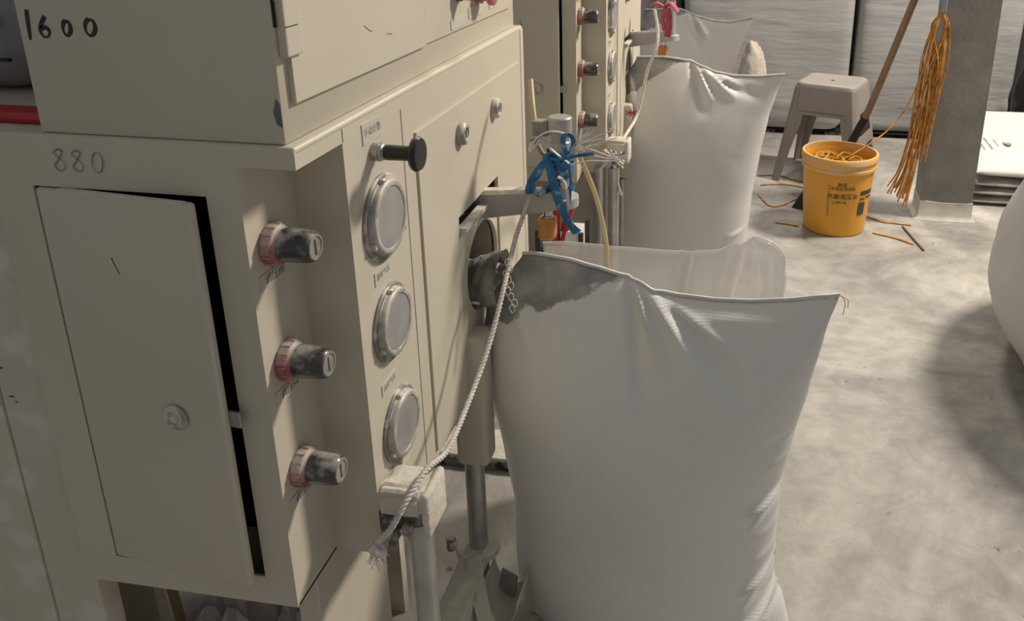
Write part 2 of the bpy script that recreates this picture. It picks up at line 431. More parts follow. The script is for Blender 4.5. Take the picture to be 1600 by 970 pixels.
# door, ajar about five degrees
th = math.radians(6.0)
def dpt(a, d, z):   # a along the door from the hinge, d outwards
    return Vector((ox0 + 0.002 + a * math.cos(th) - d * math.sin(th), YS - 0.0 - a * math.sin(th) - d * math.cos(th), z))
bm = B(); box(bm, 0, 0.1935, 0, 0.012, oz0 + 0.002, oz1 - 0.0015, 0.0045, 3)
for v in bm.verts: v.co = dpt(v.co.x, v.co.y - 0.010, v.co.z)
door = obj('door', bm, m_paint, mach, smooth=35)
c = dpt(0.133, 0.002, 0.8115 - 0.007)
bm = B(); lathe(bm, c, (-math.sin(th), -math.cos(th), 0), [(0, 0.0155), (0.003, 0.0155), (0.005, 0.0135), (0.005, 0.0095), (0.0035, 0.009), (0.0035, 0.0045), (0.007, 0.004), (0.0072, 0.0)], 32, cap1=False)
obj('door_lock', bm, m_dsteel, door, smooth=40)['label'] = 'round metal cam lock'
bm = B(); box(bm, 0.186, 0.206, -0.012, -0.008, 0.795, 0.815, 0.001)
for v in bm.verts: v.co = dpt(v.co.x, v.co.y + 0.0, v.co.z)
obj('lock_tongue', bm, m_steel, door)
P = lambda a, z: dpt(a, 0.0021, z)
stroke_marks('pen_mark', [[(0.085, 0.990), (0.088, 0.981), (0.092, 0.972)]], 0.0013, P, (0, -0.001, 0), m_marker, door)
bm = B(); box(bm, 0.03, 0.185, 0, 0.006, oz1 - 0.0030, oz1 - 0.0008, 0.0004)
for v in bm.verts:
    v.co.z += 0.0008 * noise.noise(v.co * 90) ; v.co = dpt(v.co.x, v.co.y - 0.0055, v.co.z)
obj('dust_line', bm, m_dustpaint, door)
# handwritten numbers
F = lambda x, z: (x, YS - 0.0014, z)
def zero(cx, cz, rx, rz, sl=0.12): return [(cx + rx * math.cos(t) + sl * rz * math.sin(t), cz + rz * math.sin(t)) for t in [PI * 0.55 + i * PI / 5 for i in range(11)]]
def eight(cx, cz, r): return [(cx + r * 0.9, cz + r * 1.7), (cx, cz + r * 2.1), (cx - r * 0.9, cz + r * 1.5), (cx, cz + r * 0.6), (cx + r * 0.9, cz - r * 0.6), (cx, cz - r * 1.7), (cx - r * 1.1, cz - r * 0.9), (cx - r * 0.2, cz + r * 0.3), (cx + r * 0.8, cz + r * 1.6)]
stroke_marks('handwritten_number', [eight(-0.689, 1.0905, 0.0062), eight(-0.668, 1.0905, 0.0060), zero(-0.6455, 1.0915, 0.0060, 0.0112)], 0.0012, F, (0, 0, 0), m_pencil, mach)['label'] = 'faint handwritten 880'

# front panels on the gauge face
bm = B(); prism_x(bm, [(1.004, 0.5505), (1.1465, 0.5505), (1.1465, 0.876), (1.358, 0.876), (1.358, 0.5505), (1.5235, 0.5505), (1.5235, 1.0535), (1.004, 1.0535)], XF, XF + 0.0035)
pdoor = obj('front_panel', bm, m_paint, mach)
bm = B(); box(bm, XF - 0.001, XF + 0.0006, 0.965, 0.9665, 0.55, 1.095); obj('panel_seam', bm, mat('seam_shadow_gap', (0.30, 0.27, 0.22), (0.26, 0.24, 0.2)), mach)
for (y, z) in ((1.172, 1.006), (1.350, 1.004)):
    bm = B()
    lathe(bm, (XF + 0.0035, y, z), (1, 0, 0), [(0, 0.0185), (0.002, 0.019), (0.010, 0.0165), (0.0115, 0.0145), (0.0115, 0.010), (0.0095, 0.0095)], 28)
    lk = obj('panel_lock', bm, m_dsteel, pdoor, smooth=40)
    lk['label'] = 'round silver key lock'
for (y, z) in ((1.172, 1.006), (1.350, 1.004)):
    bm = B(); box(bm, XF + 0.0125, XF + 0.0138, y - 0.0015, y + 0.0015, z - 0.006, z + 0.006)
    obj('keyhole', bm, m_black, pdoor)
# right edge trim of the machine
bm = B(); box(bm, XF - 0.01, XF + 0.0015, 1.545, YB + 0.001, ZB, ZT - 0.006, 0.0014); obj('edge_trim', bm, m_paint, mach, smooth=40)

# gauges: centre y, z, plate radius y, z
def gauge(y, z, rp, rr):
    bm = B()
    lathe(bm, (XF, y, z), (1, 0, 0), [(0, rp), (0.0025, rp), (0.004, rp * 0.97), (0.004, 0.5 * rp)], 48)
    pl = obj('gauge', bm, m_gplate, mach, smooth=40)
    yc, zc = y - 0.001, z + 0.002
    bm = B()
    lathe(bm, (XF + 0.003, yc, zc), (1, 0, 0), [(0, rr * 1.02), (0.002, rr * 1.03), (0.003, rr), (0.0075, rr), (0.0095, rr * 0.975), (0.0105, rr * 0.92), (0.0098, rr * 0.83), (0.008, rr * 0.815), (0.008, rr * 0.5)], 56)
    obj('gauge_rim', bm, m_gauge, pl, smooth=40)
    bm = B(); lathe(bm, (XF + 0.0112, yc, zc), (1, 0, 0), [(0, rr * 0.815), (0.0008, rr * 0.80), (0.0014, rr * 0.4)], 40)
    obj('dial_glass', bm, m_glass, pl, smooth=40)
    for a in (100, 205, 325):
        t = math.radians(a)
        bm = B(); lathe(bm, (XF + 0.004, y + math.cos(t) * rp * 0.88 * 0.98, z + math.sin(t) * rp * 0.89), (1, 0, 0), [(0, 0.0048), (0.005, 0.0048), (0.0065, 0.0038), (0.0065, 0.002)], 6)
        obj('screw', bm, m_dsteel, pl)
    return pl
gauge(0.890, 0.976, 0.0560, 0.0475)
gauge(0.886, 0.834, 0.0520, 0.0445)
gauge(0.887, 0.681, 0.0520, 0.0445)

# labels on the gauge face
def label_x(x, y0, y1, z0, z1, txt, par, size, skew=0.0, m=m_label):
    bm = B(); box(bm, x, x + 0.0012, y0, y1, z0, z1)
    lb = obj('label_plate', bm, m, par)
    if txt:
        cy, cz = (y0 + y1) / 2, (z0 + z1) / 2
        bm = text_bm(txt, size, lambda a, b: (x + 0.0014, cy + a, cz + b))
        obj('label_print', bm, m_ink, lb, recalc=False)
    return lb
label_x(XF, 0.854, 0.905, 1.0785, 1.1035, '手动计数', mach, 0.0115)
label_x(XF, 0.853, 0.898, 0.8985, 0.9165, '灌装气压', mach, 0.0095)
label_x(XF, 0.845, 0.888, 0.7480, 0.7640, '流化气压', mach, 0.009)
label_x(XF, 0.842, 0.888, 0.5960, 0.6120, '夹袋气压', mach, 0.009)
# pull plunger with black knob
bm = B(); lathe(bm, (XF, 0.880, 1.064), (1, 0, 0), [(0, 0.0115), (0.009, 0.0115), (0.009, 0.0105), (0.013, 0.0100), (0.014, 0.0085), (0.018, 0.0075)], 6 * 4)
pk = obj('pull_knob', bm, m_dsteel, mach, smooth=30)
bm = B(); lathe(bm, (XF + 0.014, 0.880, 1.064), (1, 0, 0), [(0, 0.0075), (0.003, 0.0095), (0.030, 0.0090), (0.034, 0.0105), (0.037, 0.0195), (0.041, 0.0215), (0.0455, 0.019), (0.047, 0.010), (0.0475, 0.0)], 32, cap1=False)
obj('knob_grip', bm, m_rubber, pk, smooth=50)['label'] = 'black flared pull grip'
# dust drift under the plunger nut
# regulators
for (y, z) in ((0.7500, 0.9955), (0.7500, 0.8530), (0.7500, 0.7095)):
    bm = B()
    pr = [(0, 0.0225), (0.004, 0.0235), (0.013, 0.0225), (0.0145, 0.0200), (0.0165, 0.0195)]
    lathe(bm, (XK, y, z), (1, 0, 0), pr, 48)
    for i in range(14):
        t = 2 * PI * i / 14
        cy, cz = y + math.cos(t) * 0.0228, z + math.sin(t) * 0.0228
        g = bmesh.ops.create_cube(bm, size=1.0)['verts']
        mt = Matrix.Translation((XK + 0.0075, cy, cz)) @ Matrix.Rotation(t, 4, 'X') @ Matrix.Diagonal((0.010, 0.003, 0.0062, 1))
        for v in g: v.co = mt @ v.co
    rg = obj('regulator', bm, m_kring, mach, smooth=40)
    rg['label'] = 'dusty regulator with pinkish red ring'
    bm = B()
    lathe(bm, (XK + 0.0155, y, z), (1, 0, 0), [(0, 0.0185), (0.002, 0.0190), (0.031, 0.0180), (0.035, 0.0170), (0.037, 0.0150)], 40)
    obj('regulator_cap', bm, m_kblack, rg, smooth=40)
    bm = B()
    lathe(bm, (XK + 0.0525, y, z), (1, 0, 0), [(-0.0005, 0.0150), (0.0012, 0.0140), (0.0012, 0.0115), (0.0002, 0.0110), (0.0002, 0.005)], 32)
    box(bm, XK + 0.0525, XK + 0.0542, y - 0.0012, y + 0.0012, z - 0.009, z + 0.009, 0.0003)
    obj('cap_end', bm, m_kend, rg, smooth=40)
    label_x(XK, y - 0.028, y + 0.030, z - 0.0445, z - 0.0280, '', mach, 0.008)
    bm = text_bm('调压阀', 0.0125, lambda a, b: (XK + 0.0015, y + a, z - 0.0362 + b)); obj('label_print', bm, m_ink, mach, recalc=False)

# spout carriage: round-holed plate, nozzle, arm and clamp cylinder
HY, HZ, HR = 1.255, 0.748, 0.078
bm = B()
n = 48; x0, x1 = XF - 0.003, XF + 0.0035
ys0, ys1, zs0, zs1 = 1.1475, 1.343, 0.560, 0.852
inn, out = [], []
for i in range(n):
    t = 2 * PI * i / n
    c_, s_ = math.cos(t), math.sin(t)
    inn.append((HY + HR * c_ * 1.08, HZ + HR * s_))
    k = min((ys1 - HY) / c_ if c_ > 1e-6 else ((ys0 - HY) / c_ if c_ < -1e-6 else 9), (zs1 - HZ) / s_ if s_ > 1e-6 else ((zs0 - HZ) / s_ if s_ < -1e-6 else 9))
    out.append((HY + k * c_, HZ + k * s_))
V = {}
for tagn, x, ring in (('fi', x1, inn), ('fo', x1, out), ('bi', x0, inn), ('bo', x0, out)):
    V[tagn] = [bm.verts.new((x, a, b)) for a, b in ring]
for i in range(n):
    j = (i + 1) % n
    bm.faces.new((V['fi'][i], V['fo'][i], V['fo'][j], V['fi'][j])); bm.faces.new((V['bi'][i], V['bi'][j], V['bo'][j], V['bo'][i]))
    bm.faces.new((V['fi'][i], V['fi'][j], V['bi'][j], V['bi'][i])); bm.faces.new((V['fo'][i], V['bo'][i], V['bo'][j], V['fo'][j]))
plate = obj('spout_plate', bm, m_paint, mach)
bm = B(); lathe(bm, (XF - 0.09, HY, HZ), (1, 0, 0), [(0, HR * 1.08), (0.083, HR * 1.08)], 40, cap0=True, cap1=False); obj('spout_tunnel', bm, mat('dusty_tunnel', (0.34, 0.31, 0.27), (0.22, 0.20, 0.18), scale=20, rough=0.9), plate, smooth=60)
# ragged cloth cuff on the nozzle
bm = B()
for i in range(26):
    pass
rows = []
for a in range(9):
    row = []
    f = a / 8
    for i in range(40):
        t = 2 * PI * i / 40
        r = (0.047 - 0.006 * f) * (1 + 0.10 * noise.noise(Vector((math.cos(t) * 2.5, math.sin(t) * 2.5, f * 3))))
        row.append(bm.verts.new((XF - 0.055 + 0.085 * f + 0.014 * f * noise.noise(Vector((math.cos(t) * 4, math.sin(t) * 4, 9))), HY + r * math.cos(t) * 0.95, HZ - 0.034 + r * math.sin(t) * 0.8)))
    rows.append(row)
for A, C in zip(rows, rows[1:]):
    for i in range(40):
        j = (i + 1) % 40; bm.faces.new((A[i], A[j], C[j], C[i]))
obj('nozzle_cuff', bm, mat('grey_dusty_cloth', (0.50, 0.47, 0.43), (0.34, 0.32, 0.295), scale=25, rough=0.95, bump=0.6, bscale=60), plate, smooth=70)
# shelf flange above the hole + dust on it
bm = B(); prism_x(bm, [(1.150, 0.850), (1.340, 0.850), (1.340, 0.857), (1.150, 0.857)], XF - 0.002, XF + 0.014)
obj('top_flange', bm, m_dustpaint, plate)
bm = B(); box(bm, XF - 0.030, XF - 0.026, 1.3425, 1.39, 0.55, 0.90); box(bm, XF - 0.030, XF - 0.026, 1.14, 1.3425, 0.853, 0.90)  # black sheets added behind the plate so the gap shows as deep shade
obj('gap_shade_sheet', bm, m_black, plate)
bm = B()
prism_x(bm, [(1.205, 0.846), (1.235, 0.846), (1.235, 0.892), (1.205, 0.892)], XF, -0.285)
for v in bm.verts:
    f = (v.co.x - XF) / (-0.285 - XF)
    v.co.z += 0.010 * f + (0.015 * f if v.co.z < 0.86 else 0)
lathe(bm, (-0.278, 1.232, 0.874), (0, 0, 1), [(0, 0.030), (0.016, 0.030)], 28)
arm = obj('clamp_arm', bm, mat('grey_cream_arm', (0.50, 0.475, 0.44), (0.42, 0.40, 0.37), scale=14, rough=0.6), mach, smooth=35)
bm = B(); prism_x(bm, [(1.206, 0.892), (1.234, 0.892), (1.228, 0.897), (1.212, 0.897)], XF + 0.003, -0.30)
for v in bm.verts: v.co.z += 0.010 * (v.co.x - XF) / (-0.285 - XF) + 0.002 * noise.noise(v.co * 40)
obj('dust_layer', bm, m_greyd if False else m_dustpaint, arm)
bm = B()
lathe(bm, (-0.279, 1.232, 0.872), (0, 0, 1), [(0, 0.0175), (0.022, 0.0175), (0.024, 0.0165), (0.026, 0.0185), (0.115, 0.0185), (0.117, 0.0165), (0.132, 0.0165), (0.134, 0.0205), (0.156, 0.0205), (0.158, 0.018), (0.158, 0.008)], 32)
obj('clamp_cylinder', bm, mat('alu_cylinder', (0.55, 0.54, 0.52), (0.45, 0.44, 0.42), scale=12, rough=0.4, metal=0.4), arm, smooth=35)
bm = B(); box(bm, -0.325, -0.298, 1.222, 1.246, 0.996, 1.022, 0.003); lathe(bm, (-0.323, 1.23, 0.990), (0, -0.15, -1), [(0, 0.008), (0.012, 0.008)], 12)
obj('air_fitting', bm, mat('dusty_grey_fitting', (0.34, 0.32, 0.29), (0.22, 0.21, 0.19), scale=50, rough=0.6), arm, smooth=30)
bm = B(); tube(bm, [(-0.345, 1.30, 1.075), (-0.332, 1.26, 1.04), (-0.322, 1.235, 1.01)], 0.0045, 10)
tube(bm, [(-0.322, 1.232, 0.985), (-0.308, 1.245, 0.955), (-0.285, 1.30, 0.94), (-0.262, 1.262, 0.965), (-0.262, 1.34, 0.94), (-0.292, 1.47, 0.885), (-0.268, 1.50, 0.80), (-0.245, 1.50, 0.70), (-0.240, 1.50, 0.60)], 0.0050, 10)
obj('air_hose', bm, m_hose, arm, smooth=60)

bm = B(); lathe(bm, (-0.298, 1.215, 0.874), (0, 0, -1), [(0, 0.004), (0.004, 0.004), (0.004, 0.0075), (0.014, 0.0075), (0.016, 0.010), (0.018, 0.010)], 16)
cup = obj('cup_neck', bm, m_chrome, arm, smooth=35)
bm = B(); box(bm, -0.314, -0.284, 1.200, 1.230, 0.817, 0.857, 0.007, 3)
obj('amber_cup', bm, m_amber, cup, smooth=50)['label'] = 'amber bowl hanging under the arm'

DEL = Vector((-0.014, 0.062, -0.021))
arm.location += DEL
# lower housing under the spout
bm = B(); box(bm, -0.455, -0.397, 1.152, 1.205, 0.404, 0.660, 0.010, 3)
obj('lower_housing', bm, m_paint, mach, smooth=40)
# clamp bracket low on the corner, caked in powder
bm = B()
prism_x(bm, [(0.802, 0.600), (0.802, 0.632), (0.815, 0.640), (0.868, 0.632), (0.874, 0.622), (0.874, 0.572), (0.860, 0.552), (0.860, 0.600)], XF, -0.368)
bmesh.ops.bevel(bm, geom=bm.edges[:], offset=0.005, segments=2, affect='EDGES')
bmesh.ops.subdivide_edges(bm, edges=bm.edges[:], cuts=3, use_grid_fill=True)
for v in bm.verts: v.co += Vector((0.0, 0.0, 1)) * 0.0025 * noise.noise(v.co * 60) * (1 if v.co.z > 0.6 else 0.3)
br = obj('side_bracket', bm, m_dustpaint, mach, smooth=35)
bm = B()
box(bm, -0.372, -0.360, 0.806, 0.872, 0.566, 0.634, 0.006, 3)
obj('bracket_cheek', bm, m_dustpaint, br, smooth=35)
bm = B()
box(bm, XF + 0.001, -0.372, 0.806, 0.858, 0.572, 0.604, 0.003)
lathe(bm, (XF + 0.014, 0.806, 0.590), (0, -1, 0.1), [(0, 0.010), (0.010, 0.009)], 6)
lathe(bm, (XF + 0.040, 0.806, 0.588), (0, -1, 0.0), [(0, 0.008), (0.012, 0.008)], 6)
lathe(bm, (XF + 0.026, 0.804, 0.578), (0, -1, 0.0), [(0, 0.005), (0.020, 0.005)], 12)
obj('bolt_block', bm, mat('grimy_bolts', (0.20, 0.185, 0.17), (0.10, 0.09, 0.08), scale=60, rough=0.6, dust=(0.55, 0.52, 0.46), dust_amt=0.2, dust_scale=60, up=0.12), br)
bm = B(); prism_x(bm, [(0.870, 0.618), (0.882, 0.650), (0.910, 0.620)], XF, XF + 0.006); obj('gusset', bm, m_paint2, br)
# guide rods
bm = B(); lathe(bm, (-0.378, 0.818, 0.0), (0, 0, 1), [(0, 0.0170), (0.590, 0.0170)], 28); obj('guide_rod', bm, m_steel, mach, smooth=40)
bm = B(); lathe(bm, (-0.430, 1.175, 0.0), (0, 0, 1), [(0, 0.0175), (0.408, 0.0175)], 28); obj('guide_rod', bm, m_steel, mach, smooth=40)
# base panel
bm = B(); box(bm, -0.530, -0.500, 0.765, 0.955, 0.0, ZB, 0.002)
obj('base_panel', bm, m_paint, mach)
bm = B(); box(bm, -1.45, -0.870, 0.90, 0.92, 0.0, ZB); box(bm, -0.895, -0.60, 1.20, 1.22, 0.0, ZB); obj('rear_base_panel', bm, m_paint2, mach)
# taller side body left of the cabinet
bm = B(); box(bm, -1.45, -0.853, 0.722, 0.752, 0.0, 1.094, 0.003); box(bm, -0.850, -0.7775, 0.722, 0.752, 0.0, 1.094, 0.003)
obj('side_body', bm, m_paint2, mach, smooth=40)
bm = B()
rr = random.Random(3)
for (px, pz) in ((-0.865, 0.905), (-0.858, 0.900), (-0.868, 0.892), (-0.85, 0.876), (-0.86, 0.818), (-0.848, 0.821), (-0.84, 0.823), (-0.866, 0.812), (-0.862, 0.807), (-0.835, 0.785), (-0.83, 0.778), (-0.857, 0.772)):
    a = rr.uniform(-0.6, 0.6); l = rr.uniform(0.0012, 0.0045)
    bm.faces.new([bm.verts.new((px + u * math.cos(a) - v * math.sin(a), 0.7214, pz + u * math.sin(a) + v * math.cos(a))) for u, v in ((-l, -0.0007), (l, -0.0009), (l, 0.0007), (-l, 0.0010))])
obj('paint_chips', bm, mat('rust_brown', (0.07, 0.035, 0.02), (0.05, 0.02, 0.01), rough=0.8), mach)['kind'] = 'stuff'

# ------------------------------------------------------------------ upper control cabinet
up = thing('control_cabinet', 'cream control cabinet with handwritten 1600, standing on the nearest packing machine', 'cabinet', (-0.57, 1.1, ZT), 'control cabinets on the packing machines')
UX, UY0, UY1, UT = -0.4385, 0.7155, 1.5450, 1.62
bm = B(); box(bm, -0.7105, UX, UY0, UY1, ZT + 0.0005, UT, 0.002, 2); obj('cabinet_shell', bm, m_paint, up, smooth=40)
bm = B()
prism_x(bm, [(0.733, 1.1565), (1.083, 1.1565), (1.083, 1.60), (0.733, 1.60), (0.733, 1.262), (0.7335, 1.204)], UX, UX + 0.006)
bmesh.ops.bevel(bm, geom=bm.edges[:], offset=0.0012, segments=1, affect='EDGES')
dl = obj('cabinet_door', bm, m_paint, up)
bm = B(); box(bm, UX, UX + 0.010, 0.722, 0.752, 1.2045, 1.262, 0.002); obj('hinge', bm, m_paint, dl)
bm = B(); box(bm, UX + 0.0005, UX + 0.0025, 0.7185, 0.7205, 1.234, 1.60); box(bm, UX + 0.0005, UX + 0.0104, 0.7225, 0.745, 1.2335, 1.2343); obj('hinge_pin', bm, m_black, dl)
bm = B(); box(bm, UX, UX + 0.004, 1.0865, 1.5115, 1.1585, 1.60, 0.001); cpn = obj('switch_panel', bm, m_paint, up)
# smudge arc scratch on the door
for st_ in ([(0.895, 1.2115), (0.905, 1.2055), (0.915, 1.2015)], [(0.955, 1.193), (0.970, 1.1905)]): stroke_marks('scratch', [st_], 0.0010, lambda a, b: (UX + 0.0063, a, b), (0, 0, 0), m_pencil, dl)
# switches
bm = B(); lathe(bm, (UX + 0.004, 1.225, 1.222), (1, 0, 0), [(0, 0.020), (0.006, 0.020), (0.008, 0.015), (0.028, 0.014)], 24); box(bm, UX + 0.014, UX + 0.040, 1.221, 1.229, 1.204, 1.240, 0.002)
obj('selector_switch', bm, m_rubber, cpn, smooth=40)
bm = B(); lathe(bm, (UX + 0.004, 1.320, 1.205), (1, 0, 0), [(0, 0.017), (0.008, 0.017), (0.010, 0.013), (0.018, 0.013), (0.020, 0.0195), (0.028, 0.020), (0.031, 0.016)], 28)
obj('stop_button', bm, m_pink, cpn, smooth=40)['label'] = 'dusty pink push button'
for (a, b_, z0, z1) in ((1.178, 1.262, 1.160, 1.178), (1.262, 1.345, 1.166, 1.1865), (1.372, 1.432, 1.168, 1.215)):
    label_x(UX + 0.004, a + 0.008, b_ - 0.008, z0 + 0.003, z1, '', cpn, 0.01)
bm = text_bm('停止', 0.017, lambda a, b: (UX + 0.0055, 1.402 + a, 1.194 + b)); obj('label_print', bm, m_ink, cpn, recalc=False)
# chipped corner
bm = B()
vs = [bm.verts.new((x, UY0 - 0.0003, z)) for x, z in ((-0.4395, 1.1365), (-0.4395, 1.160), (-0.443, 1.166), (-0.4475, 1.152), (-0.445, 1.140))]
bm.faces.new(vs)
obj('chipped_paint', bm, mat('bare_steel_chip', (0.16, 0.17, 0.21), (0.12, 0.12, 0.15), scale=60), up)
F2 = lambda x, z: (x, UY0 - 0.0003, z)
stroke_marks('handwritten_number', [[(-0.6975, 1.2445), (-0.6985, 1.233), (-0.6995, 1.220), (-0.7, 1.2145)],
    [(-0.6785, 1.2385), (-0.684, 1.231), (-0.6868, 1.2245), (-0.684, 1.2185), (-0.679, 1.2185), (-0.6765, 1.2235), (-0.680, 1.2275), (-0.6855, 1.226)],
    zero(-0.6565, 1.2275, 0.0042, 0.0073), zero(-0.6305, 1.2290, 0.0055, 0.0080)], 0.0042, F2, (0, -0.001, 0), m_marker, up)['label'] = 'black handwritten 1600'

# ------------------------------------------------------------------ items behind / on the cabinet at the left edge
bm = B()
tube(bm, [(-0.93, 0.93, 1.104), (-0.80, 0.955, 1.108), (-0.738, 0.96, 1.106), (-0.728, 1.01, 1.106), (-0.80, 1.05, 1.106), (-0.93, 1.03, 1.106)], 0.010, 12)
# ------------------------------------------------------------------ sacks
def lerp_curve(C, t):
    if t <= C[0][0]: return C[0][1]
    for (a, va), (b, vb) in zip(C, C[1:]):
        if t <= b: 
            f = (t - a) / (b - a); f = f * f * (3 - 2 * f) * 0.35 + f * 0.65
            return va + (vb - va) * f
    return C[-1][1]
def sack(name, lab, y0, D, left, right, top, zb, folds, m, seed=0, nu=150, nv=170, group=None, droop=0.0, bulge_bot=0.6, cat='sack', wr=1.0, hem_m=None, topgape=0.0):
    """left/right: [(z, x)] silhouettes, top: [(x, z)] hem line; folds: (xa,za,xb,zb,width,amp,front?)"""
    cx = (left[0][1] + right[0][1]) / 2
    t = thing(name, lab, cat, (cx, y0, zb), group)
    xtl, xtr = lerp_curve(left, 9), lerp_curve(right, 9)
    def pt(u, v, s):
        xt = xtl + (xtr - xtl) * u
        zt = lerp_curve(top, xt)
        z = zb + v * (zt - zb)
        xl, xr = lerp_curve(left, z), lerp_curve(right, z)
        x = xl + (xr - xl) * u
        e = (1 - abs(2 * u - 1) ** 2.4) ** 0.6 if 0 < u < 1 else 0
        h = max(0.0, 1 - v)
        p = min(1.0, h / 0.5); p = (p * (2 - p)) ** 0.85
        if v < 0.10: p *= bulge_bot + (1 - bulge_bot) * math.sqrt(max(0, 1 - (1 - v / 0.10) ** 2))
        d = D * e * p
        q = Vector((x * 5, z * 5, s * 3 + seed))
        d += wr * 0.007 * noise.noise(q) * min(1, e * 2) * min(1, h * 12)
        if s < 0:
            for (xa, za, xb, zb_, wd, am) in folds:
                ax, az = xb - xa, zb_ - za
                L2 = ax * ax + az * az
                tt = ((x - xa) * ax + (z - za) * az) / L2
                tc = max(0, min(1, tt))
                dd = math.hypot(x - xa - ax * tc, z - za - az * tc)
                taper = math.sin(PI * min(1, max(0, 0.12 + 0.88 * tc)))
                wloc = wd * (0.6 + 0.8 * tc)
                d += am * taper * math.exp(-(dd / wloc) ** 2)
            d += topgape * e * math.exp(-(h / 0.02) ** 2)
        return Vector((x, y0 + s * d - (0.0 if s > 0 else 0.0), z))
    bm = B()
    sheets = []
    for s in (-1, 1):
        g = [[bm.verts.new(pt(i / nu, j / nv, s)) for i in range(nu + 1)] for j in range(nv + 1)]
        sheets.append(g)
        for j in range(nv):
            for i in range(nu):
                q = (g[j][i], g[j][i + 1], g[j + 1][i + 1], g[j + 1][i])
                bm.faces.new(q if s < 0 else tuple(reversed(q)))
    A, C = sheets[0][0], sheets[1][0]
    for i in range(nu):
        bm.faces.new((A[i + 1], A[i], C[i], C[i + 1]))
    bmesh.ops.remove_doubles(bm, verts=bm.verts, dist=0.00012)
    obj('sack_body', bm, m, t, smooth=180)
    bm = B()
    P = [pt(i / 60, 1.0, -1) + Vector((0, 0.0, 0.002)) for i in range(61)]
    tube(bm, P, 0.0035, 8, smooth=False, flat=1.0)
    obj('hem', bm, hem_m or m_film, t, smooth=60)
    return t, pt

mb1 = bag_mat('sack_weave', 0.632, 0.735, -0.40, -0.150, 0, 0, 0)
# local coordinates: origin at sack base centre
def shift_bag(m_args, cx, zb): pass
L1 = [(0.05, -0.372), (0.16, -0.378), (0.28, -0.377), (0.40, -0.395), (0.52, -0.418), (0.62, -0.425), (0.675, -0.418), (0.70, -0.405), (0.745, -0.370), (0.775, -0.350)]
R1 = [(0.05, 0.150), (0.10, 0.138), (0.18, 0.112), (0.28, 0.110), (0.378, 0.113), (0.48, 0.128), (0.572, 0.146), (0.68, 0.163), (0.748, 0.180)]
T1 = [(-0.36, 0.776), (-0.325, 0.778), (-0.27, 0.772), (-0.22, 0.762), (-0.165, 0.750), (-0.135, 0.741), (-0.10, 0.727), (-0.06, 0.721), (0.0, 0.718), (0.05, 0.720), (0.10, 0.727), (0.16, 0.739), (0.19, 0.744)]
cx1 = (-0.372 + 0.150) / 2
mb1 = bag_mat('sack_weave', 0.661 - 0.05, 0.755 - 0.05, -0.40 - cx1, -0.155 - cx1, 0, 0, 0)
folds1 = [(-0.160, 0.745, -0.085, 0.600, 0.007, 0.016), (-0.145, 0.738, -0.02, 0.625, 0.010, 0.012), (-0.10, 0.715, 0.03, 0.650, 0.008, 0.010),
          (-0.13, 0.735, 0.02, 0.53, 0.014, 0.009), (-0.165, 0.745, -0.115, 0.50, 0.012, -0.012), (-0.09, 0.70, 0.06, 0.575, 0.016, -0.014),
          (0.165, 0.715, 0.0, 0.47, 0.030, 0.008), (-0.05, 0.695, 0.15, 0.700, 0.010, 0.006), (0.175, 0.730, 0.06, 0.60, 0.02, -0.008),
          (0.112, 0.392, 0.05, 0.352, 0.007, 0.020), (0.113, 0.374, 0.05, 0.333, 0.010, -0.018), (0.108, 0.235, 0.045, 0.190, 0.008, 0.018), (0.112, 0.22, 0.05, 0.17, 0.010, -0.014), (0.110, 0.165, 0.00, 0.085, 0.010, 0.024), (0.115, 0.145, -0.01, 0.062, 0.012, -0.026),
          (0.13, 0.50, 0.07, 0.49, 0.01, -0.004), (0.12, 0.46, 0.07, 0.44, 0.01, 0.004), (-0.37, 0.72, -0.30, 0.60, 0.014, 0.006), (0.12, 0.32, 0.05, 0.30, 0.01, 0.004), (0.115, 0.27, 0.06, 0.25, 0.008, 0.005)]
sack1, pt1 = sack('filled_sack', 'large near white woven sack filling at the nearest machine', 1.245, 0.135, L1, R1, T1, 0.05, folds1, mb1, seed=2, group='white sacks hanging at the machine spouts')
# valve sleeve tucked on the nozzle
bm = B()
rows = []
for a in range(14):
    f = a / 13
    row = []
    for i in range(28):
        t = 2 * PI * i / 28
        r = 0.034 + 0.018 * f
        nzv = noise.noise(Vector((math.cos(t) * 2, math.sin(t) * 2, f * 4))) * 0.006
        row.append(bm.verts.new((-0.448 + 0.062 * f, 1.245 + (r + nzv) * math.cos(t), 0.722 - 0.012 * f + (r * 1.0 + nzv) * math.sin(t) + 0.018 * f)))
    rows.append(row)
for A, C in zip(rows, rows[1:]):
    for i in range(28):
        j = (i + 1) % 28; bm.faces.new((A[i], A[j], C[j], C[i]))
obj('valve_sleeve', bm, mat('dusty_valve_film', (0.40, 0.38, 0.36), (0.22, 0.21, 0.20), scale=26, rough=0.7, bump=0.5, bscale=60), sack1, smooth=70)
# loose stitching chain
bm = B()
for i in range(9):
    f = i / 8
    c = Vector((-0.357 + 0.004 * math.sin(i * 2.1) + 0.014 * f * f, 1.180 - 0.02 * f, 0.789 - 0.072 * f))
    tube(bm, [c + Vector((0.0045 * math.cos(t), 0.002 * math.sin(t * 2), 0.007 * math.sin(t))) for t in [k * PI / 4 for k in range(9)]], 0.0009, 6, k=3)
obj('stitching_chain', bm, m_cotton, sack1, smooth=60)
bm = B()
for (a, b) in (((0.178, 1.243, 0.748), (0.186, 1.235, 0.715)), ((0.180, 1.243, 0.745), (0.193, 1.240, 0.725))):
    m_ = (Vector(a) + Vector(b)) / 2 + Vector((0.006, 0, 0.004)); tube(bm, [a, m_, b], 0.0008, 6)
obj('loose_thread', bm, m_cotton, sack1)

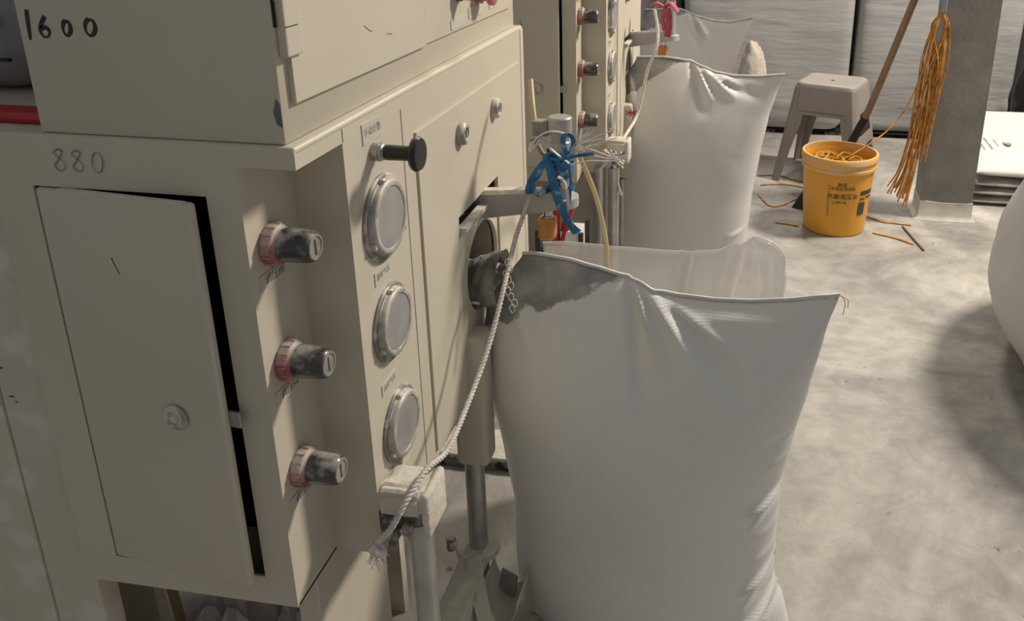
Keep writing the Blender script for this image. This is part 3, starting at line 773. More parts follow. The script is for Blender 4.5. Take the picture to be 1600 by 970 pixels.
# second sack of film behind the first
L2 = [(0.06, -0.39), (0.3, -0.395), (0.55, -0.40), (0.70, -0.405)]
R2 = [(0.06, 0.08), (0.3, 0.09), (0.5, 0.112), (0.60, 0.120), (0.66, 0.112), (0.70, 0.085)]
T2 = [(-0.43, 0.640), (-0.35, 0.646), (-0.25, 0.643), (-0.12, 0.641), (-0.05, 0.650), (0.0, 0.670), (0.04, 0.688), (0.065, 0.682), (0.09, 0.640), (0.12, 0.600)]
folds2 = [(-0.08, 0.64, -0.11, 0.45, 0.008, 0.026), (-0.10, 0.64, -0.14, 0.45, 0.012, -0.02), (0.03, 0.68, -0.01, 0.50, 0.014, 0.032), (0.06, 0.67, 0.07, 0.50, 0.008, 0.026), (-0.0, 0.66, -0.03, 0.45, 0.016, -0.024), (0.045, 0.67, 0.04, 0.5, 0.008, -0.02), (-0.25, 0.64, -0.24, 0.4, 0.03, 0.01), (0.09, 0.64, 0.10, 0.45, 0.006, 0.012)]
s2, _ = sack('film_sack', 'cloudy see-through film sack slumped behind the large near sack', 1.60, 0.085, L2, R2, T2, 0.0, folds2, m_clear, seed=11, nu=90, nv=90, wr=2.0, hem_m=m_clear)

# sack at the second machine
dx, dy, dz = 0.055, 1.43, 0.06
L3 = [(0.10, -0.425), (0.184, -0.419), (0.40, -0.408), (0.60, -0.402), (0.72, -0.40), (0.78, -0.385), (0.86, -0.34)]
R3c = [(0.10, 0.030), (0.219, 0.051), (0.40, 0.062), (0.55, 0.080), (0.681, 0.100), (0.76, 0.120), (0.822, 0.142)]
T3 = [(-0.345, 0.862), (-0.25, 0.865), (-0.162, 0.855), (-0.12, 0.840), (-0.07, 0.822), (-0.01, 0.812), (0.06, 0.812), (0.142, 0.822)]
folds3 = [(-0.15, 0.85, -0.08, 0.73, 0.008, 0.018), (-0.13, 0.84, 0.0, 0.74, 0.010, 0.018), (-0.08, 0.82, 0.04, 0.76, 0.008, 0.014), (-0.16, 0.85, -0.10, 0.68, 0.014, -0.016), (-0.05, 0.79, 0.09, 0.75, 0.014, -0.014),
          (-0.37, 0.83, -0.33, 0.70, 0.010, 0.018), (0.13, 0.80, 0.0, 0.55, 0.03, 0.008), (0.04, 0.3, -0.02, 0.27, 0.01, 0.01)]
cx3 = (-0.425 + 0.030) / 2
mb3 = bag_mat('sack_weave_second', 0.715 - 0.004, 0.870 - 0.004, -0.40 - cx3, -0.175 - cx3, 0, 0, 0, body=(0.76, 0.75, 0.71))
s3, _ = sack('filled_sack', 'white woven sack filling at the second machine, behind the film sack', 2.66, 0.12, L3, R3c, T3, 0.004, folds3, mb3, seed=5, nu=110, nv=120, group='white sacks hanging at the machine spouts')
# third
def sh(C, dx_, dz_, k=0): return [(a + (dz_ if k == 0 else dx_), b + (dx_ if k == 0 else dz_)) for a, b in C]
L4 = [(0.10, -0.50), (0.40, -0.50), (0.60, -0.50), (0.78, -0.49), (0.86, -0.46)]
R4c = [(0.10, -0.09), (0.40, -0.075), (0.60, -0.03), (0.70, -0.005), (0.84, 0.045)]
T4 = [(-0.46, 0.862), (-0.30, 0.870), (-0.20, 0.835), (-0.12, 0.818), (-0.05, 0.815), (0.045, 0.838)]
folds4 = [(-0.26, 0.85, -0.20, 0.72, 0.010, 0.018), (-0.23, 0.84, -0.15, 0.73, 0.010, 0.018), (-0.25, 0.84, -0.19, 0.68, 0.014, -0.014)]
cx4 = (-0.50 - 0.09) / 2
mb4 = bag_mat('sack_weave_third', 0.74, 0.865, -0.5 - cx4, -0.25 - cx4, 0, 0, 0, body=(0.76, 0.75, 0.71))
s4, _ = sack('filled_sack', 'farthest white woven sack, at the third machine, partly hidden by the second sack', 3.90, 0.12, L4, R4c, T4, 0.004, folds4, mb4, seed=8, nu=70, nv=80, group='white sacks hanging at the machine spouts')

# ------------------------------------------------------------------ rope, ribbons and cords on the clamp
def rope_between(pts, r, tw, name, lab, strands=3):
    P = cr_path(pts, 30)
    bm = B()
    for s in range(strands):
        Q = []
        L_ = 0
        for i, p in enumerate(P):
            t = (P[min(i + 1, len(P) - 1)] - P[max(i - 1, 0)]).normalized()
            if i: L_ += (p - P[i - 1]).length
            a, u, v = basis(t)
            ph = L_ / tw * 2 * PI + s * 2 * PI / strands
            Q.append(p + (u * math.cos(ph) + v * math.sin(ph)) * r * 0.55)
        tube(bm, Q, r * 0.55, 6, smooth=False)
    return bm
rp = [(-0.338, 1.274, 0.884), (-0.350, 1.262, 0.845), (-0.358, 1.225, 0.805), (-0.356, 1.150, 0.758), (-0.362, 1.08, 0.693), (-0.368, 1.0, 0.650), (-0.366, 0.90, 0.637), (-0.374, 0.84, 0.6475), (-0.385, 0.797, 0.632), (-0.400, 0.780, 0.603), (-0.418, 0.775, 0.585)]
bm = rope_between(rp, 0.0040, 0.020, 'rope', '')
rope = obj('rope', bm, m_cotton, None, smooth=60, org=(-0.32, 1.21, 0.905))
tag(rope, 'white twisted rope hanging from the blue tied clamp down to the low bracket', 'rope')
bm = B(); P0 = Vector((-0.418, 0.775, 0.580))
rr = random.Random(5)
tube(bm, [P0 + Vector((-0.004, -0.008, 0.004)), P0 + Vector((0.004, -0.008, -0.004)), P0 + Vector((0.008, 0.0, -0.010)), P0 + Vector((0.0, 0.004, -0.002)), P0 + Vector((-0.006, -0.006, -0.006))], 0.0055, 10)
for i in range(24):
    d = Vector((rr.uniform(-0.012, 0.012), rr.uniform(-0.01, 0.01), -rr.uniform(0.018, 0.034)))
    tube(bm, [P0 + Vector((0.001, -0.004, -0.008)), P0 + d * 0.5 + Vector((rr.uniform(-.003, .003), 0, 0)), P0 + d], 0.0006, 5, k=4)
bm2 = bm
kn = obj('frayed_knot', bm2, m_cotton, None, smooth=60)
for v in kn.data.vertices: v.co -= Vector((-0.32, 1.21, 0.905))
kn.parent = rope

# blue ribbon wound round the cylinder
CX, CY = -0.279, 1.232
bm = B()
rr = random.Random(9)
def ringpath(z, tilt, r, ph=0, n=14, jit=0.002):
    return [(CX + r * math.cos(ph + 2 * PI * i / n), CY + r * math.sin(ph + 2 * PI * i / n), z + tilt * math.cos(ph + 2 * PI * i / n) + rr.uniform(-jit, jit)) for i in range(n + 1)]
for (z, tl, r, w_) in ((0.962, 0.006, 0.0215, 0.010), (0.955, -0.008, 0.023, 0.009), (0.948, 0.012, 0.022, 0.008), (0.968, 0.0, 0.0225, 0.006), (0.930, 0.030, 0.0225, 0.007), (0.925, -0.020, 0.024, 0.006), (0.915, 0.018, 0.0215, 0.006)):
    ribbon(bm, ringpath(z, tl, r, rr.uniform(0, 1)), w_, (0, 0, 1), 0.0012, 3)
for pts, w_ in (([(-0.300, 1.208, 0.958), (-0.318, 1.205, 0.935), (-0.330, 1.205, 0.905), (-0.322, 1.21, 0.888)], 0.009),
                ([(-0.298, 1.206, 0.962), (-0.310, 1.204, 0.932), (-0.326, 1.206, 0.918), (-0.322, 1.208, 0.893)], 0.006),
                ([(-0.322, 1.206, 0.918), (-0.312, 1.200, 0.900), (-0.300, 1.206, 0.912), (-0.285, 1.204, 0.920), (-0.268, 1.206, 0.926)], 0.007),
                ([(-0.297, 1.204, 0.966), (-0.288, 1.200, 0.930), (-0.277, 1.199, 0.890), (-0.262, 1.200, 0.858), (-0.248, 1.203, 0.833)], 0.010),
                ([(-0.292, 1.206, 0.964), (-0.280, 1.199, 0.925), (-0.268, 1.199, 0.885), (-0.253, 1.200, 0.852), (-0.240, 1.203, 0.838)], 0.007),
                ([(-0.300, 1.206, 0.966), (-0.280, 1.200, 0.965), (-0.262, 1.198, 0.968), (-0.240, 1.200, 0.974), (-0.222, 1.203, 0.976)], 0.005),
                ([(-0.240, 1.200, 0.974), (-0.228, 1.202, 0.9755), (-0.216, 1.204, 0.977)], 0.009),
                ([(-0.262, 1.204, 0.972), (-0.266, 1.196, 1.000), (-0.258, 1.198, 1.010), (-0.250, 1.203, 0.998), (-0.256, 1.206, 0.972)], 0.008),
                ([(-0.259, 1.204, 0.960), (-0.256, 1.206, 0.930), (-0.258, 1.208, 0.885)], 0.004)):
    ribbon(bm, pts, w_, (1, 0, 0.3) if abs(pts[0][0] - pts[-1][0]) < 0.06 else (0, 0, 1), 0.0014)
lathe(bm, (-0.297, 1.206, 0.957), (0, 0, 1), [(0, 0.004), (0.004, 0.007), (0.010, 0.007), (0.014, 0.004)], 10)
rib = obj('blue_ribbon', bm, m_blue, None, smooth=50, org=(CX, CY, 0.88))
rib.location += DEL
tag(rib, 'blue plastic ribbon knotted round the clamp cylinder of the nearest machine', 'ribbon')
# white film strips and frayed white strands
bm = B()
for pts, w_ in (([(-0.318, 1.204, 0.990), (-0.305, 1.203, 1.004), (-0.285, 1.202, 1.012), (-0.262, 1.202, 1.008), (-0.257, 1.206, 0.995)], 0.008),
                ([(-0.305, 1.202, 0.998), (-0.290, 1.200, 0.985), (-0.272, 1.200, 0.970), (-0.258, 1.204, 0.958)], 0.007),
                ([(-0.318, 1.204, 0.990), (-0.322, 1.206, 0.975), (-0.314, 1.206, 0.985), (-0.305, 1.202, 0.998)], 0.012),
                ([(-0.276, 1.199, 0.935), (-0.265, 1.198, 0.928), (-0.262, 1.198, 0.915), (-0.270, 1.20, 0.925)], 0.010),
                ([(-0.262, 1.203, 0.912), (-0.260, 1.203, 0.89), (-0.262, 1.203, 0.872)], 0.006)):
    tube(bm, pts, w_ * 0.45, 8, flat=0.5)
for i in range(16):
    a = rr.uniform(0.35, 1.15); l = rr.uniform(0.035, 0.080)
    p0 = Vector((-0.256 + rr.uniform(-.004, .004), 1.205, 0.975 + rr.uniform(-.008, .008)))
    d = Vector((math.cos(a), rr.uniform(-0.25, 0.35), math.sin(a))) * l
    tube(bm, [p0, p0 + d * 0.5 + Vector((0, 0, rr.uniform(-.006, .006))), p0 + d], 0.0009, 5, k=4)
for i in range(3):
    tube(bm, [(-0.256, 1.205, 0.955 + i * 0.012), (-0.225, 1.21, 0.962 + 0.010 * i), (-0.190, 1.215, 0.962 + i * 0.004), (-0.165, 1.22, 0.966 + i * 0.003)], 0.0012, 5)
o = obj('white_strands', bm, m_film, None, smooth=60, org=(-0.256, 1.205, 0.96))
o.location += DEL
tag(o, 'frayed white film strands tied round the nearest clamp cylinder with the blue ribbon', 'string')

# ------------------------------------------------------------------ bag stand bits at the bottom
st = thing('sack_stand', 'cream dusty sack support with round foot plate, left of the large near sack', 'stand', (-0.43, 1.10, 0))
bm = B()
lathe(bm, (-0.432, 1.175, 0.205), (0, 0, 1), [(0, 0.040), (0.012, 0.040), (0.014, 0.038)], 32)
box(bm, -0.485, -0.43, 1.165, 1.19, 0.202, 0.216, 0.004)
obj('collar_plate', bm, m_dustpaint, st, smooth=40)
bm = B(); lathe(bm, (-0.485, 1.178, 0.196), (0, 0, 1), [(0, 0.010), (0.026, 0.010)], 6); obj('bolt', bm, m_dsteel, st)
bm = B()
prism_z(bm, [(-0.455, 1.19), (-0.405, 1.17), (-0.415, 0.70), (-0.455, 0.70)], 0.200, 0.214)
arm2 = obj('support_bar', bm, m_dustpaint, st)
bm = B(); box(bm, -0.444, -0.407, 0.70, 1.13, 0.12, 0.200); obj('bar_web', bm, m_paint2, st)
bm = B(); box(bm, -0.45, -0.41, 1.13, 1.17, 0.0, 0.204, 0.004); obj('stand_post', bm, m_paint2, st)
bm = B(); lathe(bm, (-0.407, 1.075, 0.150), (1, 0, 0), [(0, 0.010), (0.012, 0.010), (0.014, 0.006)], 12); obj('bolt', bm, m_dsteel, st, smooth=40)
bm = B()
ribbon(bm, [(-0.425, 1.13, 0.226), (-0.405, 1.09, 0.205), (-0.385, 1.06, 0.175), (-0.365, 1.05, 0.150)], 0.026, (0.7, 0.3, 0.5), 0.006)
obj('curved_strap', bm, m_dustpaint, st, smooth=40)
bm = B()
rows = []
for i in range(15):
    t = PI * (1.02 + 0.96 * i / 14)
    c_ = Vector((-0.366 - 0.036 * math.cos(t), 1.12, 0.205 + 0.062 * math.sin(t)))
    rows.append([bm.verts.new(c_ + Vector((0, -0.05, 0))), bm.verts.new(c_ + Vector((0, 0.06, -0.01))), bm.verts.new(c_ * 1 + Vector((0, 0.06, -0.014))), bm.verts.new(c_ + Vector((0, -0.05, -0.005)))])
for A, C in zip(rows, rows[1:]):
    for j in range(4): bm.faces.new((A[j], A[(j + 1) % 4], C[(j + 1) % 4], C[j]))
bm.faces.new(rows[0]); bm.faces.new(rows[-1])
obj('saddle_hoop', bm, m_paint2, st, smooth=60)
# platform under the sack, chrome foot
pf = thing('weighing_platform', 'low grey steel platform carrying the large near sack', 'platform', (-0.11, 1.24, 0))
bm = B(); box(bm, -0.34, 0.125, 1.12, 1.40, 0.012, 0.049, 0.004); obj('platform_top', bm, m_dsteel, pf, smooth=40)
for x in (-0.30, 0.09):
    for y in (1.15, 1.37):
        bm = B(); lathe(bm, (x, y, 0.0), (0, 0, 1), [(0, 0.02), (0.006, 0.02), (0.008, 0.008), (0.016, 0.008)], 16); obj('foot', bm, m_rubber, pf)
bm = B(); lathe(bm, (0.148, 1.235, 0.036), (1, 0, 0.25), [(-0.035, 0.008), (-0.012, 0.008), (-0.010, 0.018), (0.0, 0.021), (0.012, 0.020), (0.022, 0.014), (0.026, 0.006), (0.027, 0)], 28, cap1=False)
obj('chrome_knob', bm, m_chrome, pf, smooth=50)
bm = B()
rows = []
# dark rubber flap left of the sack base
bm.free()
bm = B(); ribbon(bm, [(-0.395, 1.13, 0.02), (-0.378, 1.14, 0.10), (-0.366, 1.155, 0.18)], 0.035, (1, -0.4, 0), 0.004)
o = obj('rubber_flap', bm, mat('dark_dusty_rubber', (0.22, 0.22, 0.21), (0.34, 0.33, 0.31), scale=40, rough=0.7), st, smooth=50)

# floor rail with black grime
rl = thing('floor_rail', 'dusty steel rail with black grime lying across the floor behind the guide rods', 'rail', (-0.55, 1.70, 0))
bm = B(); box(bm, -1.30, 0.10, 1.645, 1.76, 0.0, 0.035, 0.004); obj('rail_channel', bm, m_dustpaint, rl, smooth=40)
bm = B()
prevt = None
for i in range(90):
    x = -1.28 + 1.36 * i / 89
    h = 0.028 + 0.006 * noise.noise(Vector((x * 30, 0, 0))); l = 0.004 + 0.004 * noise.noise(Vector((x * 40, 5, 0)))
    q = [bm.verts.new((x, 1.6445, l)), bm.verts.new((x, 1.6405, l)), bm.verts.new((x, 1.6405, h)), bm.verts.new((x, 1.6445, h))]
    if prevt:
        for j in range(4): bm.faces.new((prevt[j], prevt[(j + 1) % 4], q[(j + 1) % 4], q[j]))
    prevt = q
obj('grime_edge', bm, m_greyd, rl)

# ------------------------------------------------------------------ bits below the cabinet
bm = B(); tube(bm, [(-0.828, 0.91, 0.0), (-0.833, 0.90, 0.27), (-0.850, 0.89, 0.52)], 0.010, 4, k=2)
o = obj('wooden_slat', bm, m_wood2, None, org=(-0.828, 0.91, 0)); tag(o, 'narrow pale wooden slat standing under the nearest cabinet', 'slat')
def crumple(bm, c, a, b, cc, seed, n=40, amp=0.35):
    g = bmesh.ops.create_icosphere(bm, subdivisions=4, radius=1.0)['verts']
    for v in g:
        p = v.co.copy()
        k = 1 + amp * (1 - 2 * abs(noise.noise(p * 2.2 + Vector((seed, 0, 0))))) - 0.4 * amp + 0.15 * amp * noise.noise(p * 8 + Vector((seed, 0, 0)))
        p = p * k
        v.co = Vector((c[0] + p.x * a, c[1] + p.y * b, max(0.003, c[2] + p.z * cc)))
bm = B(); crumple(bm, (-0.728, 0.86, 0.160), 0.070, 0.08, 0.175, 3.0)
o = obj('crumpled_film', bm, m_crump, None, smooth=25, org=(-0.80, 0.98, 0)); tag(o, 'left heap of crumpled clear film under the nearest cabinet, beside the slat', 'plastic film')
bm = B(); crumple(bm, (-0.612, 0.87, 0.160), 0.058, 0.07, 0.180, 9.0)
o = obj('crumpled_film', bm, m_crump, None, smooth=25, org=(-0.67, 0.985, 0)); tag(o, 'right heap of crumpled film with pinkish tint under the nearest cabinet', 'plastic film')
bm = B(); ribbon(bm, [(-0.74, 0.77, 0.25), (-0.70, 0.765, 0.30), (-0.66, 0.77, 0.36)], 0.020, (0, 0.3, 1), 0.004)
o = obj('white_strip', bm, m_label, None, org=(-0.83, 0.90, 0.0)); tag(o, 'cream flat strip slanting over the film heaps under the cabinet', 'strip')

# left edge: red strap and pale sack behind the control cabinet
bm = B(); box(bm, -1.10, -0.724, 0.738, 0.775, 1.1190, 1.1310, 0.006, 3)
o = obj('red_case', bm, m_red, None, smooth=40, org=(-0.9, 0.77, 1.119)); tag(o, 'red plastic case lying on the machine top behind the control cabinet', 'case')
bm = B()
g = bmesh.ops.create_icosphere(bm, subdivisions=4, radius=1.0)['verts']
for v in g:
    p = v.co.copy(); q = Vector([math.copysign(abs(t) ** 0.6, t) for t in p])
    q *= 1 + 0.05 * noise.noise(p * 3)
    v.co = Vector((-0.96 + q.x * 0.18, 0.93 + q.y * 0.10, 1.32 + q.z * 0.20))
sk = thing('pale_sack', 'pale lavender grey sack with black print standing behind the control cabinet', 'sack', (-0.96, 0.93, 1.1185))
obj('sack_body', bm, mat('lavender_sack', (0.30, 0.29, 0.31), (0.25, 0.24, 0.26), scale=5, rough=0.6), sk, smooth=180)
bm = B()
for (x, z) in ((-0.86, 1.215), (-0.865, 1.206), (-0.855, 1.168)):
    bm = B(); box(bm, x - 0.010, x + 0.008, 0.828, 0.835, z - 0.002, z + 0.0015)
    obj('sack_print', bm, m_marker, sk)

# ------------------------------------------------------------------ second machine in the row
m2 = dup(mach, (dx, dy, dz), 'second cream packing machine, behind the nearest one, with closer row of knobs')
m2['label'] = 'second packing machine, farther one, seen behind the tied clamp'
bm = B()
u2 = dup(up, (dx, dy, dz), 'second control cabinet standing on the farther packing machine')
for c_ in list(u2.children):
    if c_.name.startswith('handwritten'): bpy.data.objects.remove(c_)
for c_ in list(m2.children):
    if c_.name.startswith(('handwritten', 'guide_rod', 'base_panel', 'rear_base', 'paint_chips')):
        bpy.data.objects.remove(c_)
for c_ in [q for p_ in m2.children for q in p_.children if q.name.startswith('air_hose')]: bpy.data.objects.remove(c_)
# its own base reaching the floor
def m2part(name, bm, m, **k):
    return obj(name, bm, m, m2, **k)
ORG[m2.name] = Vector(m2.location)
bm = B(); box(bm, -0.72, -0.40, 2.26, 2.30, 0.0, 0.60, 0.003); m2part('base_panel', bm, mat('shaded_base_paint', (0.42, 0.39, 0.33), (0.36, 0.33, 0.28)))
for x in (-0.345, -0.385):
    bm = B(); lathe(bm, (x, 2.22, 0.0), (0, 0, 1), [(0, 0.016), (0.62, 0.016)], 20); m2part('guide_rod', bm, m_steel, smooth=40)
bm = B(); box(bm, -1.4, -0.43, 2.9, 2.94, 0.0, 0.60, 0.003); m2part('rear_base_panel', bm, m_paint2)
bm = B(); lathe(bm, (-0.375, 2.605, 0.0), (0, 0, 1), [(0, 0.0175), (0.46, 0.0175)], 20); m2part('guide_rod', bm, m_steel, smooth=40)

# ribbons and cords at the second clamp
A2 = Vector((CX + dx, CY + dy, dz))
bm = B()
for pts, w_ in (([(-0.245, 2.62, 1.035), (-0.225, 2.61, 1.045), (-0.205, 2.61, 1.020)], 0.03),
                ([(-0.245, 2.62, 1.030), (-0.270, 2.61, 1.045), (-0.29, 2.61, 1.035)], 0.026),
                ([(-0.240, 2.61, 1.03), (-0.232, 2.61, 0.99), (-0.236, 2.61, 0.94)], 0.022),
                ([(-0.244, 2.61, 1.03), (-0.252, 2.61, 1.00), (-0.246, 2.61, 0.96)], 0.014)):
    tube(bm, pts, w_ * 0.5, 8, flat=0.35)
o = obj('red_ribbon', bm, m_redrib, None, smooth=60, org=(-0.24, 2.61, 1.03)); tag(o, 'faded red ribbon bow on the second machine clamp above the second sack', 'ribbon')
bm = B()
rp2 = [(-0.278, 2.60, 1.03), (-0.262, 2.56, 0.97), (-0.262, 2.53, 0.92), (-0.288, 2.525, 0.846), (-0.304, 2.52, 0.76), (-0.318, 2.50, 0.70), (-0.33, 2.40, 0.68), (-0.345, 2.25, 0.665)]
tube(bm, rp2, 0.005, 8)
for q in range(26):
    p0 = Vector((-0.352, 2.22, 0.655)); a = rr.uniform(0, 2 * PI); l = rr.uniform(0.01, 0.045)
    tube(bm, [p0, p0 + Vector((math.cos(a) * l, -0.02 * rr.random(), math.sin(a) * l - 0.012))], 0.0035, 5, k=2)
for q in range(6):
    tube(bm, [(-0.345, 2.22, 0.63), (-0.335 + rr.uniform(-.01, .01), 2.215, 0.59), (-0.335 + rr.uniform(-.02, .02), 2.21, 0.54)], 0.003, 5, k=3)
o = obj('rope', bm, m_cotton, None, smooth=60, org=(-0.25, 2.6, 1.0)); tag(o, 'white cord running down over the second sack to a frayed knot', 'rope')
bm = B()
for a in range(7):
    t = a * 2 * PI / 7
    tube(bm, [(-0.334, 2.515, 0.71), (-0.334 + 0.022 * math.cos(t), 2.512, 0.71 + 0.012 * math.sin(t))], 0.0025, 5, k=2)
o = obj('red_thread', bm, m_redrib, None, org=(-0.334, 2.515, 0.71)); tag(o, 'small red thread tuft on the left side of the second sack', 'thread')

# bits between machine one and two
bm = B(); box(bm, -0.655, -0.585, 2.02, 2.10, 0.30, 0.345, 0.002)
bm.free()
cart = thing('parts_trolley', 'small dark trolley with white carton and red handles between the two machines', 'trolley', (-0.46, 2.05, 0))
bm = B()
for x in (-0.52, -0.40):
    box(bm, x - 0.006, x + 0.006, 2.00, 2.012, 0, 0.50); box(bm, x - 0.006, x + 0.006, 2.10, 2.112, 0, 0.50)
box(bm, -0.526, -0.394, 2.00, 2.112, 0.425, 0.433); box(bm, -0.526, -0.394, 2.00, 2.112, 0.20, 0.208)
obj('trolley_frame', bm, mat('dark_frame', (0.06, 0.06, 0.06), (0.04, 0.04, 0.04)), cart)
bm = B(); tube(bm, [(-0.475, 2.02, 0.43), (-0.470, 2.02, 0.52), (-0.465, 2.02, 0.60)], 0.010, 10); tube(bm, [(-0.455, 2.02, 0.46), (-0.440, 2.02, 0.53), (-0.430, 2.02, 0.57)], 0.012, 10)
obj('red_handle', bm, m_red, cart, smooth=60)
bm = B(); box(bm, -0.458, -0.404, 2.01, 2.08, 0.434, 0.500, 0.002); c_ = obj('carton', bm, m_white, None, org=(-0.43, 2.045, 0.434)); tag(c_, 'small white carton on the trolley between the two machines', 'carton')

# ------------------------------------------------------------------ background: bucket
bx, by = 0.440, 3.46
bk = thing('bucket', 'yellow plastic bucket with black print, full of yellow twine, beside the stool', 'bucket', (bx, by, 0))
bm = B()
H_ = 0.345
lathe(bm, (bx, by, 0), (0, 0, 1), [(0, 0.125), (0.004, 0.130), (0.02, 0.132), (H_ - 0.06, 0.149), (H_ - 0.06, 0.151), (H_ - 0.02, 0.154), (H_ - 0.02, 0.150), (H_ - 0.024, 0.148), (0.02, 0.128), (0.018, 0.01)], 56, cap0=True, cap1=True)
obj('bucket_wall', bm, m_bucket, bk, smooth=40)
bm = B()
lathe(bm, (bx, by, H_ - 0.062), (0, 0, 1), [(0, 0.151), (0, 0.157), (0.012, 0.158), (0.014, 0.155), (0.036, 0.155), (0.038, 0.161), (0.056, 0.161), (0.062, 0.157), (0.062, 0.149), (0.03, 0.149)], 56, cap0=False, cap1=False)
obj('bucket_rim', bm, m_brim, bk, smooth=40)
def cylpt(a0, z0):
    # azimuth a0 seen from the camera side, text wraps on the wall
    def f(a, b):
        z = z0 + b; r = 0.132 + (z / 0.285) * 0.0175 + 0.0012
        t = a0 + a / 0.143
        return (bx + r * math.sin(t), by - r * math.cos(t), z)
    return f
pm = mat('black_bucket_print', (0.04, 0.03, 0.015), (0.06, 0.04, 0.02))
prints = [('高级', 0.020, 0.02, 0.238), ('多用途润滑脂', 0.017, 0.06, 0.220), ('抗磨液压油', 0.026, 0.06, 0.185), ('L-HM 46', 0.017, -0.02, 0.160)]
for s_, sz, a0, z0 in prints:
    obj('bucket_print', text_bm(s_, sz, cylpt(a0, z0)), pm, bk, recalc=False)
pm2 = mat('green_black_print', (0.05, 0.07, 0.05), (0.03, 0.04, 0.03))
def patch(a0, a1, z0, z1, m):
    bm = B(); n_ = 8
    vs = []
    for i in range(n_ + 1):
        f = cylpt(a0 + (a1 - a0) * i / n_, z0)
        vs.append((bm.verts.new(f(0, 0)), bm.verts.new(f(0, z1 - z0))))
    for a, b in zip(vs, vs[1:]): bm.faces.new((a[0], b[0], b[1], a[1]))
    obj('bucket_print', bm, m, bk)
patch(0.62, 1.15, 0.188, 0.206, pm); patch(0.62, 0.80, 0.166, 0.174, pm); patch(0.86, 1.15, 0.170, 0.178, pm)
patch(0.60, 0.86, 0.098, 0.155, pm2)
for i in range(11): patch(-0.36, -0.31, 0.098 + i * 0.013, 0.105 + i * 0.013, mat('brown_scale_print', (0.30, 0.17, 0.04), (0.27, 0.15, 0.03)) if i == 0 else bpy.data.materials['brown_scale_print'])
# twine inside (nobody could count it)
bm = B(); r5 = random.Random(11)
for i in range(90):
    a = r5.uniform(0, 2 * PI); q = r5.uniform(0.02, 0.11); a2 = a + r5.uniform(0.5, 1.6); q2 = r5.uniform(0.03, 0.12)
    z_ = H_ - 0.055 + r5.uniform(-0.012, 0.016)
    tube(bm, [(bx + q * math.cos(a), by + q * math.sin(a), z_), (bx + 0.6 * (q + q2) * math.cos((a + a2) / 2), by + 0.6 * (q + q2) * math.sin((a + a2) / 2), z_ + r5.uniform(0.002, 0.014)), (bx + q2 * math.cos(a2), by + q2 * math.sin(a2), z_)], 0.0035, 5, k=3)
lathe(bm, (bx, by, H_ - 0.095), (0, 0, 1), [(0, 0.02), (0.001, 0.141), (0.02, 0.141), (0.028, 0.07)], 32)
o = obj('twine_heap', bm, m_yfill, None, smooth=60, org=(bx, by, H_ - 0.09)); o['kind'] = 'stuff'; tag(o, 'tangle of yellow orange twine filling the yellow bucket', 'twine')

# ------------------------------------------------------------------ stool
sx, sy, sh_ = 0.462, 4.18, 0.505
stl = thing('plastic_stool', 'taupe plastic stool with openings in its sides, behind the yellow bucket', 'stool', (sx, sy, 0))
ang = math.radians(-20)
def srot(p): 
    x, y, z = p; return Vector((sx + x * math.cos(ang) - y * math.sin(ang), sy + x * math.sin(ang) + y * math.cos(ang), z))
def rrect(h, r, n=6):
    out = []
    for (cx_, cy_, a0) in ((h - r, h - r, 0), (-h + r, h - r, 90), (-h + r, -h + r, 180), (h - r, -h + r, 270)):
        for i in range(n + 1):
            a = math.radians(a0 + 90 * i / n); out.append((cx_ + r * math.cos(a), cy_ + r * math.sin(a)))
    return out
def halfw(z): return 0.150 + (sh_ - z) * 0.14
bm = B()
prev = None
for (z, h, r) in ((sh_ - 0.028, 0.152, 0.045), (sh_ - 0.008, 0.150, 0.045), (sh_, 0.143, 0.04), (sh_ + 0.001, 0.125, 0.035), (sh_ - 0.003, 0.10, 0.03)):
    ring = [bm.verts.new(srot((x, y, z))) for x, y in rrect(h, r)]
    if prev:
        for i in range(len(ring)):
            j = (i + 1) % len(ring); bm.faces.new((prev[i], prev[j], ring[j], ring[i]))
    prev = ring
bm.faces.new(prev)
obj('seat', bm, m_stool, stl, smooth=50)
bm = B(); lathe(bm, (sx, sy, sh_ - 0.003), (0, 0, 1), [(0, 0.010), (0.0008, 0.010)], 16); obj('seat_hole', bm, m_black, stl)
for s in range(4):
    a = math.radians(90 * s)
    def sp(u, z, d=0):
        h = halfw(z) - d
        x, y = u, -h
        return srot((x * math.cos(a) - y * math.sin(a), x * math.sin(a) + y * math.cos(a), z))
    # apron panel
    def slab(poly):
        A = [bm.verts.new(sp(u, z)) for u, z in poly]; C = [bm.verts.new(sp(u, z, 0.006)) for u, z in poly]
        bm.faces.new(A); bm.faces.new(list(reversed(C)))
        for i in range(len(poly)):
            j = (i + 1) % len(poly); bm.faces.new((A[i], C[i], C[j], A[j]))
    bm = B()
    slab([(-0.118, sh_ - 0.02), (0.118, sh_ - 0.02), (0.12, sh_ - 0.14), (-0.12, sh_ - 0.14)][::1])
    obj('apron', bm, m_stool, stl)
    bm = B()
    slab([(-0.14, sh_ - 0.255), (0.14, sh_ - 0.255), (0.145, sh_ - 0.31), (-0.145, sh_ - 0.31)] if s % 2 == 1 else [(-0.13, sh_ - 0.135), (0.13, sh_ - 0.135), (0.13, sh_ - 0.155), (-0.13, sh_ - 0.155)])
    obj('rail', bm, m_stool, stl)
